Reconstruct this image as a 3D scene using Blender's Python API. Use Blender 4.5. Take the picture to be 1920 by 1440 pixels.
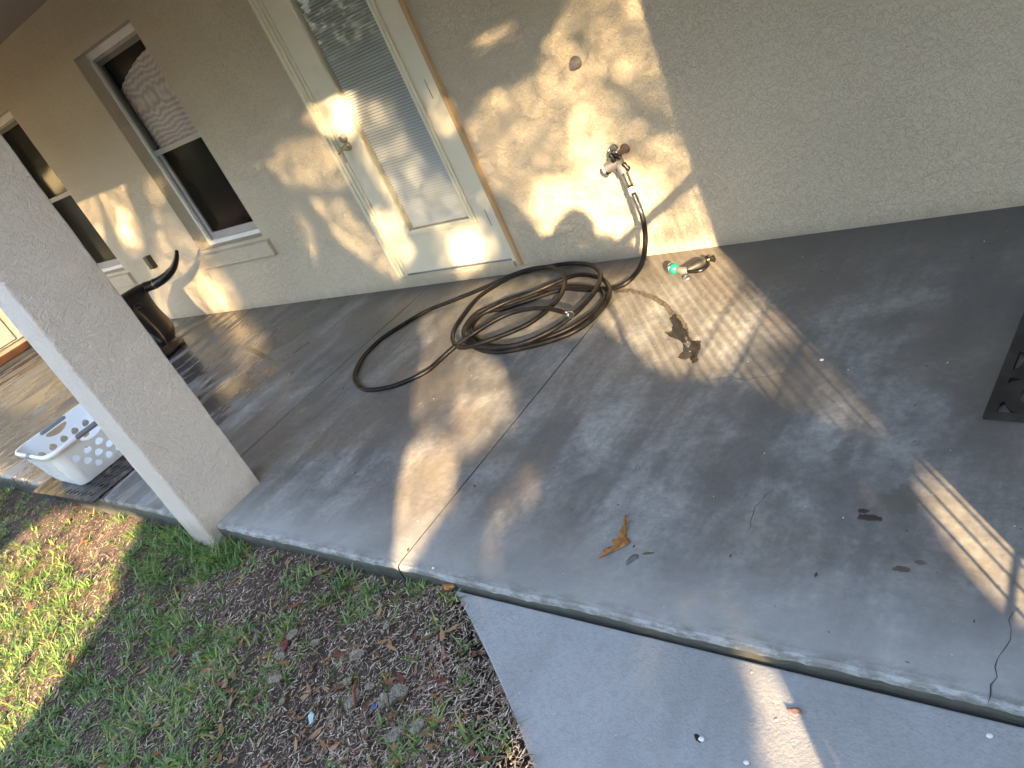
import bpy, bmesh, math, random
import numpy as np
from mathutils import Vector, Matrix
from mathutils.geometry import delaunay_2d_cdt
for o in list(bpy.data.objects): bpy.data.objects.remove(o)
SC=bpy.context.scene; C=SC.collection
R=math.radians; rnd=random.Random(7); rng=np.random.default_rng(11)

# ---------------------------------------------------------------- camera
R_=Vector((0.75724, 0.5173, -0.39872)); U_=Vector((0.00618, 0.60477, 0.79638)); F_=Vector((-0.6531, 0.60551, -0.45476)); LENS=26.7303
cam=bpy.data.cameras.new('camera'); co=bpy.data.objects.new('camera',cam); C.objects.link(co)
cam.sensor_width=36; cam.lens=LENS; cam.clip_end=500; cam.clip_start=.02
m=Matrix((( R_.x,U_.x,-F_.x,0),(R_.y,U_.y,-F_.y,0),(R_.z,U_.z,-F_.z,1.53),(0,0,0,1)))
co.matrix_world=m; SC.camera=co
# ---------------------------------------------------------------- sky and sun
AZ=R(38.6); EL=R(18.5)
SUN=Vector((-math.sin(AZ)*math.cos(EL), math.cos(AZ)*math.cos(EL), -math.sin(EL)))   # the way the light travels
w=bpy.data.worlds.new('World'); SC.world=w; w.use_nodes=True
nt=w.node_tree; bg=nt.nodes['Background']; sk=nt.nodes.new('ShaderNodeTexSky')
sk.sky_type='NISHITA'; sk.sun_disc=False; sk.sun_elevation=EL; sk.sun_rotation=R(180)-AZ
sk.altitude=0; sk.air_density=1.0; sk.dust_density=.5; sk.ozone_density=1.5
hs=nt.nodes.new('ShaderNodeHueSaturation'); hs.inputs['Saturation'].default_value=.72; nt.links.new(sk.outputs[0],hs.inputs['Color']); nt.links.new(hs.outputs[0],bg.inputs[0]); bg.inputs[1].default_value=.15
sl=bpy.data.lights.new('sun','SUN'); sl.energy=5; sl.angle=R(.5); sl.color=(1,.70,.38)
so=bpy.data.objects.new('sun',sl); C.objects.link(so); so.rotation_euler=SUN.to_track_quat('-Z','Y').to_euler()
SC.view_settings.view_transform='Standard'; SC.view_settings.look='None'; SC.view_settings.gamma=1
SC.view_settings.exposure=3.3
SC.render.engine='CYCLES'
try: SC.cycles.max_bounces=8; SC.cycles.diffuse_bounces=4
except Exception: pass

# ---------------------------------------------------------------- materials
def mat(name, col=(.5,.5,.5), rough=.6, metal=0, spec=.5, **kw):
    m=bpy.data.materials.new(name); m.use_nodes=True
    b=m.node_tree.nodes['Principled BSDF']
    b.inputs['Base Color'].default_value=(*col,1); b.inputs['Roughness'].default_value=rough
    b.inputs['Metallic'].default_value=metal; b.inputs['Specular IOR Level'].default_value=spec
    for k,v in kw.items(): b.inputs[k.replace('_',' ')].default_value=v
    return m
class NT:
    def __init__(s,m): s.m=m; s.t=m.node_tree; s.b=s.t.nodes['Principled BSDF']; s._p=None
    def n(s,t,**kw):
        n=s.t.nodes.new('ShaderNode'+t)
        for k,v in kw.items():
            if k in n.inputs: 
                if hasattr(v,'node'): s.t.links.new(v,n.inputs[k])
                else: n.inputs[k].default_value=v
            else: setattr(n,k,v)
        return n
    def pos(s):
        if s._p is None: s._p=s.n('NewGeometry').outputs['Position']
        return s._p
    def noise(s,scale,detail=3,rough=.5,dist=0,vec=None,stretch=None):
        v=vec if vec is not None else s.pos()
        if stretch:
            mp=s.n('Mapping'); s.t.links.new(v,mp.inputs[0]); mp.inputs['Scale'].default_value=stretch[:3]
            if len(stretch)>3: mp.inputs['Rotation'].default_value=(0,0,stretch[3])
            v=mp.outputs[0]
        n=s.n('TexNoise'); s.t.links.new(v,n.inputs['Vector']); n.inputs['Scale'].default_value=scale
        n.inputs['Detail'].default_value=detail; n.inputs['Roughness'].default_value=rough; n.inputs['Distortion'].default_value=dist
        return n.outputs[0]
    def ramp(s,fac,stops):
        n=s.n('ValToRGB'); s.t.links.new(fac,n.inputs[0]); e=n.color_ramp.elements
        while len(e)<len(stops): e.new(.5)
        for i,(p,c) in enumerate(stops):
            e[i].position=p; e[i].color=(*c,1) if hasattr(c,'__len__') else (c,c,c,1)
        return n.outputs[0]
    def mix(s,f,a,b,mode='MIX'):
        n=s.n('Mix'); n.data_type='RGBA'; n.blend_type=mode
        for k,v in ((0,f),(6,a),(7,b)):
            if hasattr(v,'node'): s.t.links.new(v,n.inputs[k])
            else: n.inputs[k].default_value=(v if k==0 else (*v,1))
        return n.outputs[2]
    def math(s,op,a,b=0,c=0,clamp=False):
        n=s.n('Math'); n.operation=op; n.use_clamp=clamp
        for k,v in ((0,a),(1,b),(2,c)):
            if hasattr(v,'node'): s.t.links.new(v,n.inputs[k])
            else: n.inputs[k].default_value=v
        return n.outputs[0]
    def sep(s):
        n=s.n('SeparateXYZ'); s.t.links.new(s.pos(),n.inputs[0]); return n.outputs
    def bump(s,h,dist,strength=1,prev=None):
        n=s.n('Bump'); n.inputs['Distance'].default_value=dist; n.inputs['Strength'].default_value=strength
        s.t.links.new(h,n.inputs['Height'])
        if prev is not None: s.t.links.new(prev,n.inputs['Normal'])
        return n.outputs[0]
    def set(s,k,o): s.t.links.new(o,s.b.inputs[k])
    def rand(s): return s.n('NewGeometry').outputs['Random Per Island']

def stucco(name,c0,c1,scale=1,depth=.0045):
    m=mat(name,c0,.72,spec=.35); k=NT(m)
    nz=k.noise(1.4,4,.6); fine=k.noise(120,3,.6)
    base=k.mix(k.ramp(nz,[(.3,0),(.7,1)]),c0,c1)
    dirt=k.ramp(k.noise(5,6,.65),[(.62,0),(.75,1)])
    base=k.mix(k.math('MULTIPLY',dirt,.18),base,(.30,.25,.20))
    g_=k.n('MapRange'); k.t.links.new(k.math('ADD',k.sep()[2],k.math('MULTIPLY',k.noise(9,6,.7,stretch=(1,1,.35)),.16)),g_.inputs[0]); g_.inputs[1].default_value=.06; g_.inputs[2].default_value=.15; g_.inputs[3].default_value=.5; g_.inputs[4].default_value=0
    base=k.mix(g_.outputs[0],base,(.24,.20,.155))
    base=k.mix(k.math('MULTIPLY',k.ramp(k.noise(.8,5,.6,.5),[(.48,0),(.62,1)]),.16),base,(.40,.36,.29)); k.set('Base Color',base)
    # trowelled plateaus broken by thin wriggling creases
    n1=k.noise(17*scale,2.5,.55,1.1,stretch=(.8,1.1,1.35))
    plate=k.ramp(n1,[(.44,0),(.50,.75),(.62,1)])
    n2=k.noise(26*scale,2,.5,1.6)
    rid=k.math('ABSOLUTE',k.math('SUBTRACT',n2,.5))
    crease=k.ramp(rid,[(0,1),(.022,.35),(.05,0)])
    h=k.math('ADD',k.math('MULTIPLY',plate,.55),k.math('MULTIPLY',crease,.5))
    h=k.math('ADD',h,k.math('MULTIPLY',fine,.08))
    k.set('Normal',k.bump(h,depth,.9))
    return m
M={}
M['stucco']=stucco('wall_stucco',(.525,.46,.35),(.57,.505,.39),1.6,.0036)
M['stucco_pillar']=stucco('pillar_stucco',(.62,.56,.50),(.66,.60,.54),1.5,.0034)
M['paint_cream']=mat('cream_paint',(.70,.66,.52),.38)
M['paint_white']=mat('white_paint',(.72,.71,.66),.42)
for n_ in ('paint_cream','paint_white'):
    k=NT(M[n_]); c=M[n_].node_tree.nodes['Principled BSDF'].inputs['Base Color'].default_value[:3]
    k.set('Base Color',k.mix(k.ramp(k.noise(6,6,.7),[(.55,0),(.8,.35)]),tuple(c),(.42,.38,.28)))
    k.set('Normal',k.bump(k.noise(90,3,.5),.0006,.5))
M['wood_strip']=mat('raw_wood',(.52,.34,.17),.6)
k=NT(M['wood_strip']); k.set('Base Color',k.mix(k.noise(40,4,.6,stretch=(1,1,.08)),(.36,.21,.09),(.62,.45,.26)))
M['soffit']=mat('soffit_paint',(.27,.235,.21),.7)
M['white_vinyl']=mat('white_vinyl',(.74,.74,.72),.35)
M['dark_frame']=mat('dark_vinyl',(.10,.10,.10),.4)
M['grey_vinyl']=mat('grey_vinyl',(.33,.32,.31),.45)
M['black_plastic']=mat('black_plastic',(.006,.006,.008),.3,spec=.45)
M['black_rubber']=mat('black_rubber',(.02,.02,.021),.5)
k=NT(M['black_rubber']); k.set('Normal',k.bump(k.noise(260,3,.6),.001,.6))
k.set('Base Color',k.mix(k.ramp(k.noise(9,5,.65),[(.45,0),(.75,1)]),(.016,.016,.017),(.055,.052,.05)))
M['wet_rubber']=mat('wet_rubber',(.016,.016,.018),.3)
k=NT(M['wet_rubber']); k.set('Normal',k.bump(k.noise(30,4,.6),.004,.7)); k.set('Roughness',k.ramp(k.noise(14,3),[(.4,.22),(.6,.5)]))
M['hose']=mat('hose_rubber',(.022,.02,.019),.4,spec=.28)
k=NT(M['hose']); k.set('Base Color',k.mix(k.ramp(k.noise(14,5,.65),[(.4,0),(.75,1)]),(.005,.005,.006),(.018,.016,.014)))
k.set('Roughness',k.ramp(k.noise(30,3),[(.3,.36),(.7,.55)]))
M['steel']=mat('steel',(.42,.41,.40),.35,1)
M['chrome']=mat('chrome',(.78,.78,.78),.12,1)
M['brass']=mat('brass',(.50,.34,.10),.3,1)
M['copper']=mat('old_brass',(.20,.15,.125),.55,.5)
M['grey_metal']=mat('cast_grey',(.22,.21,.21),.45,.5)
M['teal']=mat('teal_plastic',(.008,.17,.13),.4)
M['white_plastic']=mat('white_plastic',(.74,.77,.80),.36,Subsurface_Weight=.05)
M['grip_grey']=mat('grey_grip',(.18,.19,.22),.5)
M['iron']=mat('black_iron',(.015,.015,.015),.45)

def glass(name,tint,ior=1.5,rough=.02):
    m=bpy.data.materials.new(name); m.use_nodes=True; t=m.node_tree; t.nodes.clear()
    o=t.nodes.new('ShaderNodeOutputMaterial'); mx=t.nodes.new('ShaderNodeMixShader')
    tr=t.nodes.new('ShaderNodeBsdfTransparent'); tr.inputs[0].default_value=(*tint,1)
    gl=t.nodes.new('ShaderNodeBsdfGlossy'); gl.inputs['Roughness'].default_value=rough
    lw=t.nodes.new('ShaderNodeLayerWeight'); lw.inputs[0].default_value=.5; pw=t.nodes.new('ShaderNodeMath'); pw.operation='POWER'; pw.inputs[1].default_value=4; t.links.new(lw.outputs['Facing'],pw.inputs[0]); fr=t.nodes.new('ShaderNodeMath'); fr.operation='MULTIPLY_ADD'; fr.use_clamp=True; t.links.new(pw.outputs[0],fr.inputs[0]); fr.inputs[1].default_value=.6; fr.inputs[2].default_value=ior
    t.links.new(fr.outputs[0],mx.inputs[0]); t.links.new(tr.outputs[0],mx.inputs[1]); t.links.new(gl.outputs[0],mx.inputs[2])
    t.links.new(mx.outputs[0],o.inputs[0]); return m
M['glass']=glass('door_glass',(.94,.95,.95),.02)
M['window_glass']=glass('window_glass',(.80,.82,.82),.02,rough=.11)

# concrete of the patio
m=M['concrete']=mat('patio_concrete',(.2,.2,.2),.6,spec=.45); k=NT(m); X,Y,Z=k.sep()[0:3]
big=k.noise(.9,6,.62,.5); mid=k.noise(3.5,7,.68,.3); fine=k.noise(38,6,.7); smear=k.noise(2.2,5,.62,.2,stretch=(2.4,.5,1,-.3))
c=k.mix(k.ramp(mid,[(.36,0),(.62,1)]),(.15,.158,.158),(.375,.38,.37))
c=k.mix(k.ramp(smear,[(.46,0),(.60,.7)]),c,(.125,.125,.125))
c=k.mix(k.ramp(big,[(.46,0),(.58,.6)]),c,(.21,.175,.14))
c=k.mix(k.ramp(k.noise(1.7,6,.6,.4),[(.50,0),(.60,.6)]),c,(.12,.12,.118))
c=k.mix(k.ramp(k.noise(5.5,6,.7,.8),[(.60,0),(.74,.32)]),c,(.40,.40,.39))
c=k.mix(k.ramp(fine,[(.35,.45),(.62,0)]),c,(.10,.095,.09))
spk=k.ramp(k.noise(170,2,.5),[(.71,0),(.76,.7)]); c=k.mix(spk,c,(.45,.43,.4))
# paler margin along the slab's lip, open-sky light put into the colour
lip=k.ramp(k.math('ADD',Y,k.math('MULTIPLY',k.noise(4,5,.6),.45)),[(0,1),(1,0)])
lipn=lip.node; lipn.color_ramp.elements[0].position=.0; 
mr=k.n('MapRange'); k.t.links.new(k.math('ADD',Y,k.math('MULTIPLY',k.noise(4,5,.6),.35)),mr.inputs[0]); mr.inputs[1].default_value=1.16; mr.inputs[2].default_value=1.5; mr.inputs[3].default_value=.75; mr.inputs[4].default_value=0
c=k.mix(mr.outputs[0],c,(.37,.375,.37))
lg=k.n('MapRange'); k.t.links.new(Y,lg.inputs[0]); lg.inputs[1].default_value=1.0; lg.inputs[2].default_value=1.045; lg.inputs[3].default_value=1; lg.inputs[4].default_value=0
c=k.mix(k.math('MULTIPLY',lg.outputs[0],k.ramp(k.noise(26,6,.75,stretch=(.5,1,1)),[(.44,0),(.56,.75)])),c,(.11,.11,.095))
# dark damp band at the foot of the wall and the washed area at the left
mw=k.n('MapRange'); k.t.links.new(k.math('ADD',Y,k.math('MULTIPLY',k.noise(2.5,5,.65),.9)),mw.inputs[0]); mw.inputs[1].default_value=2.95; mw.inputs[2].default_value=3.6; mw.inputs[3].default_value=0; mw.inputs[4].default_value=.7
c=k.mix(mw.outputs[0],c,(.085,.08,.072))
ml=k.n('MapRange'); k.t.links.new(k.math('ADD',X,k.math('MULTIPLY',k.noise(1.1,5,.6),2.4)),ml.inputs[0]); ml.inputs[1].default_value=-3.5; ml.inputs[2].default_value=-1.9; ml.inputs[3].default_value=1; ml.inputs[4].default_value=0
wetn=k.ramp(k.noise(3.2,5,.6,.6,stretch=(1.5,.38,1,-.25)),[(.43,0),(.53,1)])
wet=k.math('MULTIPLY',ml.outputs[0],wetn)
c=k.mix(k.math('MULTIPLY',wet,.85),c,(.045,.045,.047))
def spot(cx,cy,rx,ry,a,s):
    dx=k.math('DIVIDE',k.math('SUBTRACT',X,cx),rx); dy=k.math('DIVIDE',k.math('SUBTRACT',Y,cy),ry)
    d=k.math('ADD',k.math('MULTIPLY',dx,dx),k.math('MULTIPLY',dy,dy))
    d=k.math('ADD',d,k.math('MULTIPLY',k.math('SUBTRACT',k.noise(48,4,.65),.5),4.0))
    n=k.n('MapRange'); k.t.links.new(d,n.inputs[0]); n.inputs[1].default_value=.7; n.inputs[2].default_value=1.15; n.inputs[3].default_value=s; n.inputs[4].default_value=0
    return n.outputs[0]
for (p,rx,ry,s,col) in (((-0.5219, 1.5245, 0),.045,.055,.6,(.10,.105,.085)),((-0.5838, 1.4532, 0),.03,.012,.9,(.03,.025,.02)),((-0.6014, 1.474, 0),.015,.008,.9,(.03,.025,.02)),((-0.4788, 1.2975, 0),.02,.009,.8,(.07,.04,.03)),((-0.4404, 1.3253, 0),.014,.007,.7,(.09,.06,.05)),((-0.7081, 1.6928, 0),.03,.06,.3,(.09,.08,.07)),((-1.2114, 1.8839, 0),.05,.04,.3,(.12,.11,.10)),((-0.3974, 2.177, 0),.14,.2,.25,(.13,.135,.10))):
    c=k.mix(spot(p[0],p[1],rx,ry,0,s),c,col)
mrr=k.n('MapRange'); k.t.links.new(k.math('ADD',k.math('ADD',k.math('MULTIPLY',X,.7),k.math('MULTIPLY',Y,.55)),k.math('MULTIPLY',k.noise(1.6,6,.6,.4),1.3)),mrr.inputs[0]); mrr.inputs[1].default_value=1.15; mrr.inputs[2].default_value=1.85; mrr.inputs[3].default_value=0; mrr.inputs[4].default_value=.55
c=k.mix(mrr.outputs[0],c,(.10,.10,.10))  # painted shade under the roof, darker toward the right and the wall
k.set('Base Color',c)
rg=k.mix(wet,k.ramp(mid,[(.3,.42),(.7,.66)]),(.13,.13,.13)); k.set('Roughness',rg)
bh=k.math('ADD',k.math('MULTIPLY',fine,.35),k.math('MULTIPLY',k.noise(9,5,.6,.5,stretch=(.5,1.8,1,.6)),.8))
k.set('Normal',k.bump(bh,.004,.55))
# slab side
m=M['slab_side']=mat('slab_side',(.1,.1,.09),.85); k=NT(m); Z=k.sep()[2]
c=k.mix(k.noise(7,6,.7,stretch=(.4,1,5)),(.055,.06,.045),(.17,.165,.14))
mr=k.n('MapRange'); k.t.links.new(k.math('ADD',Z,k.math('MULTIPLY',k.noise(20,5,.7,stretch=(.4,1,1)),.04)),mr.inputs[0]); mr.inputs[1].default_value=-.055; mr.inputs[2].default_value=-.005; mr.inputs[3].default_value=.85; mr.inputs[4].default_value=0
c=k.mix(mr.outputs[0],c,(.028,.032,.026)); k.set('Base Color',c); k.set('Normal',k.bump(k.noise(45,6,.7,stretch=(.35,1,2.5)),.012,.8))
# walkway
m=M['walk']=mat('walkway_concrete',(.3,.3,.3),.75); k=NT(m)
c=k.mix(k.ramp(k.noise(4,7,.7),[(.3,0),(.7,1)]),(.315,.33,.345),(.40,.41,.42))
c=k.mix(k.ramp(k.noise(60,5,.7),[(.30,.35),(.55,0)]),c,(.20,.20,.205))
vo=k.n('TexVoronoi'); k.t.links.new(k.pos(),vo.inputs['Vector']); vo.inputs['Scale'].default_value=55
vm=k.math('MULTIPLY',k.ramp(vo.outputs['Distance'],[(.07,1),(.13,0)]),k.ramp(vo.outputs['Color'],[(.82,0),(.84,1)]))
c=k.mix(vm,c,(.62,.61,.58))
c=k.mix(k.ramp(k.noise(16,3,.5),[(.72,0),(.8,.3)]),c,(.15,.15,.15))
c=k.mix(k.ramp(k.noise(1.6,6,.65,.5,stretch=(1.6,.7,1,.4)),[(.45,0),(.62,.4)]),c,(.22,.22,.21))
c=k.mix(k.ramp(k.noise(230,3,.6),[(.66,0),(.72,.6)]),c,(.55,.55,.53))
k.set('Base Color',c); k.set('Normal',k.bump(k.noise(120,6,.75),.0045,.8))
m=M['water']=mat('wet_patch',(.03,.028,.026),.04,spec=.7); k=NT(m); k.set('Normal',k.bump(k.noise(18,2,.5),.002,.3))
m=M['damp']=mat('damp_trail',(.06,.055,.045),.35); k=NT(m)
k.set('Base Color',k.mix(k.ramp(k.noise(60,4,.7),[(.45,0),(.6,1)]),(.045,.042,.035),(.13,.12,.10)))
m=M['soil']=mat('soil',(.06,.04,.03),.95); k=NT(m)
k.set('Base Color',k.mix(k.noise(14,8,.75),(.030,.021,.016),(.125,.085,.06))); k.set('Normal',k.bump(k.noise(70,8,.75),.02,1))
def islands(name,stops,rough=.6,trans=0,noise=None):
    m=mat(name,(.1,.1,.1),rough); k=NT(m); c=k.ramp(k.rand(),stops)
    if noise: c=k.mix(k.ramp(k.noise(noise,4,.6),[(.4,.0),(.7,.6)]),c,(.05,.03,.02))
    k.set('Base Color',c)
    if trans:
        k.b.inputs['Subsurface Weight'].default_value=0
        tl=k.n('BsdfTranslucent'); k.t.links.new(c,tl.inputs[0]); mx=k.n('MixShader'); mx.inputs[0].default_value=trans
        k.t.links.new(k.b.outputs[0],mx.inputs[1]); k.t.links.new(tl.outputs[0],mx.inputs[2])
        k.t.links.new(mx.outputs[0],k.t.nodes['Material Output'].inputs[0])
    return m
M['grass']=islands('grass_blade',[(0,(.07,.155,.045)),(.35,(.12,.24,.06)),(.7,(.19,.31,.09)),(.88,(.32,.38,.08)),(1,(.36,.31,.14))],.42,.45)
M['straw']=islands('straw_litter',[(0,(.05,.033,.026)),(.22,(.16,.11,.082)),(.5,(.32,.235,.175)),(.82,(.47,.375,.29)),(1,(.60,.52,.43))],.75)
M['dryleaf']=islands('dry_leaf',[(0,(.07,.035,.025)),(.3,(.20,.085,.035)),(.55,(.30,.14,.045)),(.75,(.22,.14,.10)),(.9,(.38,.24,.11)),(1,(.15,.04,.03))],.5,.15)
M['treeleaf']=islands('tree_leaf',[(0,(.035,.07,.018)),(.5,(.05,.11,.025)),(1,(.09,.14,.04))],.45,.12)
M['bark']=mat('bark',(.09,.07,.055),.9); k=NT(M['bark']); k.set('Normal',k.bump(k.noise(14,6,.7,stretch=(1,1,.2)),.05,1))
M['moss']=mat('grey_fluff',(.21,.19,.155),.95); k=NT(M['moss']); k.set('Base Color',k.mix(k.noise(120,4,.7),(.22,.20,.16),(.55,.51,.43)))
M['horn_stripe']=mat('pale_mark',(.6,.6,.58),.5)
M['pebble']=mat('pale_pebble',(.75,.74,.7),.6)
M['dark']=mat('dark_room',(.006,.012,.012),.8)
M['crackm']=mat('crack_dark',(.03,.028,.027),.9)
# curtain cloth: painted ripples stand in for moiré and reflection on the pane
m=M['moire_curtain']=mat('moire_cloth',(.35,.3,.28),.8); k=NT(m)
wv=k.n('TexWave'); wv.wave_type='RINGS'; wv.inputs['Scale'].default_value=9; wv.inputs['Distortion'].default_value=7; wv.inputs['Detail'].default_value=1.5; wv.inputs['Detail Scale'].default_value=.55
mp=k.n('Mapping'); k.t.links.new(k.pos(),mp.inputs[0]); mp.inputs['Location'].default_value=(5.45*1.5,-3.2,-1.72); mp.inputs['Scale'].default_value=(1.5,1,1); k.t.links.new(mp.outputs[0],wv.inputs['Vector'])
k.set('Base Color',k.mix(wv.outputs[1],(.55,.43,.40),(.84,.70,.66)))

# ---------------------------------------------------------------- mesh helpers
class MB:
    def __init__(s): s.v=[]; s.f=[]; s.mi=[]; s.sm=[]
    def add(s,vs,fs,mi=0,smooth=False):
        b=len(s.v); s.v+= [tuple(v) for v in vs]
        for f in fs: s.f.append(tuple(i+b for i in f)); s.mi.append(mi); s.sm.append(smooth)
    def box(s,x0,x1,y0,y1,z0,z1,mi=0):
        v=[(x,y,z) for x in (x0,x1) for y in (y0,y1) for z in (z0,z1)]
        s.add(v,[(0,1,3,2),(4,6,7,5),(0,4,5,1),(2,3,7,6),(0,2,6,4),(1,5,7,3)],mi); return s
    def tube(s,pts,r,n=10,cap=True,mi=0):
        P=[Vector(p) for p in pts]; N=len(P); rr=r if hasattr(r,'__len__') else [r]*N
        t0=(P[1]-P[0]).normalized(); a=t0.orthogonal().normalized(); vs=[]
        for i,p in enumerate(P):
            t=(P[min(i+1,N-1)]-P[max(i-1,0)]).normalized()
            a=(a-t*a.dot(t)); a=a.normalized() if a.length>1e-8 else t.orthogonal().normalized()
            b=t.cross(a)
            for j in range(n):
                th=2*math.pi*j/n; vs.append(p+(a*math.cos(th)+b*math.sin(th))*rr[i])
        fs=[(i*n+j,i*n+(j+1)%n,(i+1)*n+(j+1)%n,(i+1)*n+j) for i in range(N-1) for j in range(n)]
        s.add(vs,fs,mi,True)
        if cap: s.add(vs[:n][::-1],[tuple(range(n))],mi); s.add(vs[-n:],[tuple(range(n))],mi)
        return s
    def build(s,name,mats,parent=None,bevel=0,merge=False,subd=0):
        me=bpy.data.meshes.new(name); org=Vector((0,0,0))
        if parent is not None: org=WL[parent.name]
        me.from_pydata([(v[0]-org.x,v[1]-org.y,v[2]-org.z) for v in s.v],[],s.f)
        for mm in (mats if isinstance(mats,(list,tuple)) else [mats]): me.materials.append(mm)
        me.polygons.foreach_set('material_index',s.mi); me.polygons.foreach_set('use_smooth',s.sm)
        if merge:
            b=bmesh.new(); b.from_mesh(me); bmesh.ops.remove_doubles(b,verts=b.verts,dist=1e-5); b.to_mesh(me); b.free()
        me.update(); o=bpy.data.objects.new(name,me); C.objects.link(o)
        if parent is not None: o.parent=parent
        WL[o.name]=org
        if bevel:
            mo=o.modifiers.new('bevel','BEVEL'); mo.width=bevel; mo.segments=2; mo.limit_method='ANGLE'; mo.harden_normals=False
        if subd: mo=o.modifiers.new('subd','SUBSURF'); mo.levels=subd; mo.render_levels=subd
        return o
WL={}
def PN(x0,x1,y,z0,z1):
    s=MB(); s.add([(x0,y,z0),(x1,y,z0),(x1,y,z1),(x0,y,z1)],[(0,1,2,3)]); return s
def tag(o,label=None,cat=None,group=None,kind=None):
    if label: o['label']=label
    if cat: o['category']=cat
    if group: o['group']=group
    if kind: o['kind']=kind
    return o
def thing(name,loc,label,cat,group=None):
    o=bpy.data.objects.new(name,None); o.location=loc; o.empty_display_size=.1; C.objects.link(o); WL[o.name]=Vector(loc)
    return tag(o,label,cat,group)
def catmull(P,step=.02):
    P=[Vector(p) for p in P]; out=[]
    Q=[P[0]*2-P[1]]+P+[P[-1]*2-P[-2]]
    for i in range(1,len(Q)-2):
        n=max(2,int((Q[i+1]-Q[i]).length/step))
        for j in range(n):
            t=j/n; a,b,c,d=Q[i-1:i+3]
            out.append(.5*((2*b)+(c-a)*t+(2*a-5*b+4*c-d)*t*t+(3*b-a-3*c+d)*t**3))
    out.append(P[-1]); return out
def ring(mb,prof,loc,ax,n=20,mi=0,smooth=True):
    """lathe: prof = [(r,h)...] about axis ax through loc"""
    ax=Vector(ax).normalized(); a=ax.orthogonal().normalized(); b=ax.cross(a); loc=Vector(loc); vs=[]
    for r,h in prof:
        for j in range(n):
            t=2*math.pi*j/n; vs.append(loc+ax*h+(a*math.cos(t)+b*math.sin(t))*r)
    fs=[(i*n+j,i*n+(j+1)%n,(i+1)*n+(j+1)%n,(i+1)*n+j) for i in range(len(prof)-1) for j in range(n)]
    mb.add(vs,fs,mi,smooth); mb.add(vs[:n],[tuple(range(n))[::-1]],mi); mb.add(vs[-n:],[tuple(range(n))],mi)
def plate(outer,holes,extra=()):
    """2-D region with holes -> verts, faces"""
    v=[Vector(p) for p in outer]; e=[(i,(i+1)%len(outer)) for i in range(len(outer))]; f=[list(range(len(outer)))]
    for h in holes:
        b=len(v); v+=[Vector(p) for p in h]; n=len(h); e+=[(b+i,b+(i+1)%n) for i in range(n)]
    v+=[Vector(p) for p in extra]
    r=delaunay_2d_cdt(v,e,[],0,1e-6); vo,fo=r[0],r[2]
    def inside(p,poly):
        c=False; j=len(poly)-1
        for i in range(len(poly)):
            if (poly[i][1]>p[1])!=(poly[j][1]>p[1]) and p[0]<(poly[j][0]-poly[i][0])*(p[1]-poly[i][1])/(poly[j][1]-poly[i][1])+poly[i][0]: c=not c
            j=i
        return c
    fs=[]
    for t in fo:
        cx=sum(vo[i].x for i in t)/len(t); cy=sum(vo[i].y for i in t)/len(t)
        if inside((cx,cy),outer) and not any(inside((cx,cy),h) for h in holes): fs.append(tuple(t))
    return [(p.x,p.y) for p in vo],fs
def thick(mb,vs,fs,front,back,mi=0,smooth=False):
    """front/back: 2-D point -> 3-D; closes the rims"""
    n=len(vs); V=[front(p) for p in vs]+[back(p) for p in vs]
    F=[tuple(f) for f in fs]+[tuple(i+n for i in f[::-1]) for f in fs]
    cnt={}
    for f in fs:
        for i in range(len(f)):
            a,b=f[i],f[(i+1)%len(f)]; cnt[(a,b)]=1
    for (a,b) in list(cnt):
        if (b,a) not in cnt: F.append((b,a,a+n,b+n))
    mb.add(V,F,mi,smooth)
WY=3.126   # plane of the house wall

# ---------------------------------------------------------------- ground, patio, walkway
def lawn_z(x,y):
    a=np.interp(x,[-8,-5,-3,-2,-1],[-.13,-.12,-.085,-.057,-.052]); 
    return a+.012*np.sin(x*5.1+y*3)+.010*np.sin(y*9-x*7)+.007*np.sin(x*17+y*13)
xs=np.concatenate([[-60,-30,-16,-11],np.arange(-8,-1,.06),[-.9,0,3,8,20,60]]); ys=np.concatenate([[-60,-25,-10,-4],np.arange(-2,1.1,.06),[1.2,3,6,20]])
gx,gy=np.meshgrid(xs,ys); gz=lawn_z(gx,gy)+rng.normal(0,.004,gx.shape); gz[(gx<-8)|(gy<-2)]-=.03; gz[(gx-(-1.80))>(.994-gy)*1.15]=-.16
g=MB(); g.v=list(zip(gx.ravel().tolist(),gy.ravel().tolist(),gz.ravel().tolist())); nx=len(xs)
for j in range(len(ys)-1):
    for i in range(nx-1): a=j*nx+i; g.f.append((a,a+1,a+nx+1,a+nx)); g.mi.append(0); g.sm.append(True)
tag(g.build('ground',M['soil']),kind='structure')
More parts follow.
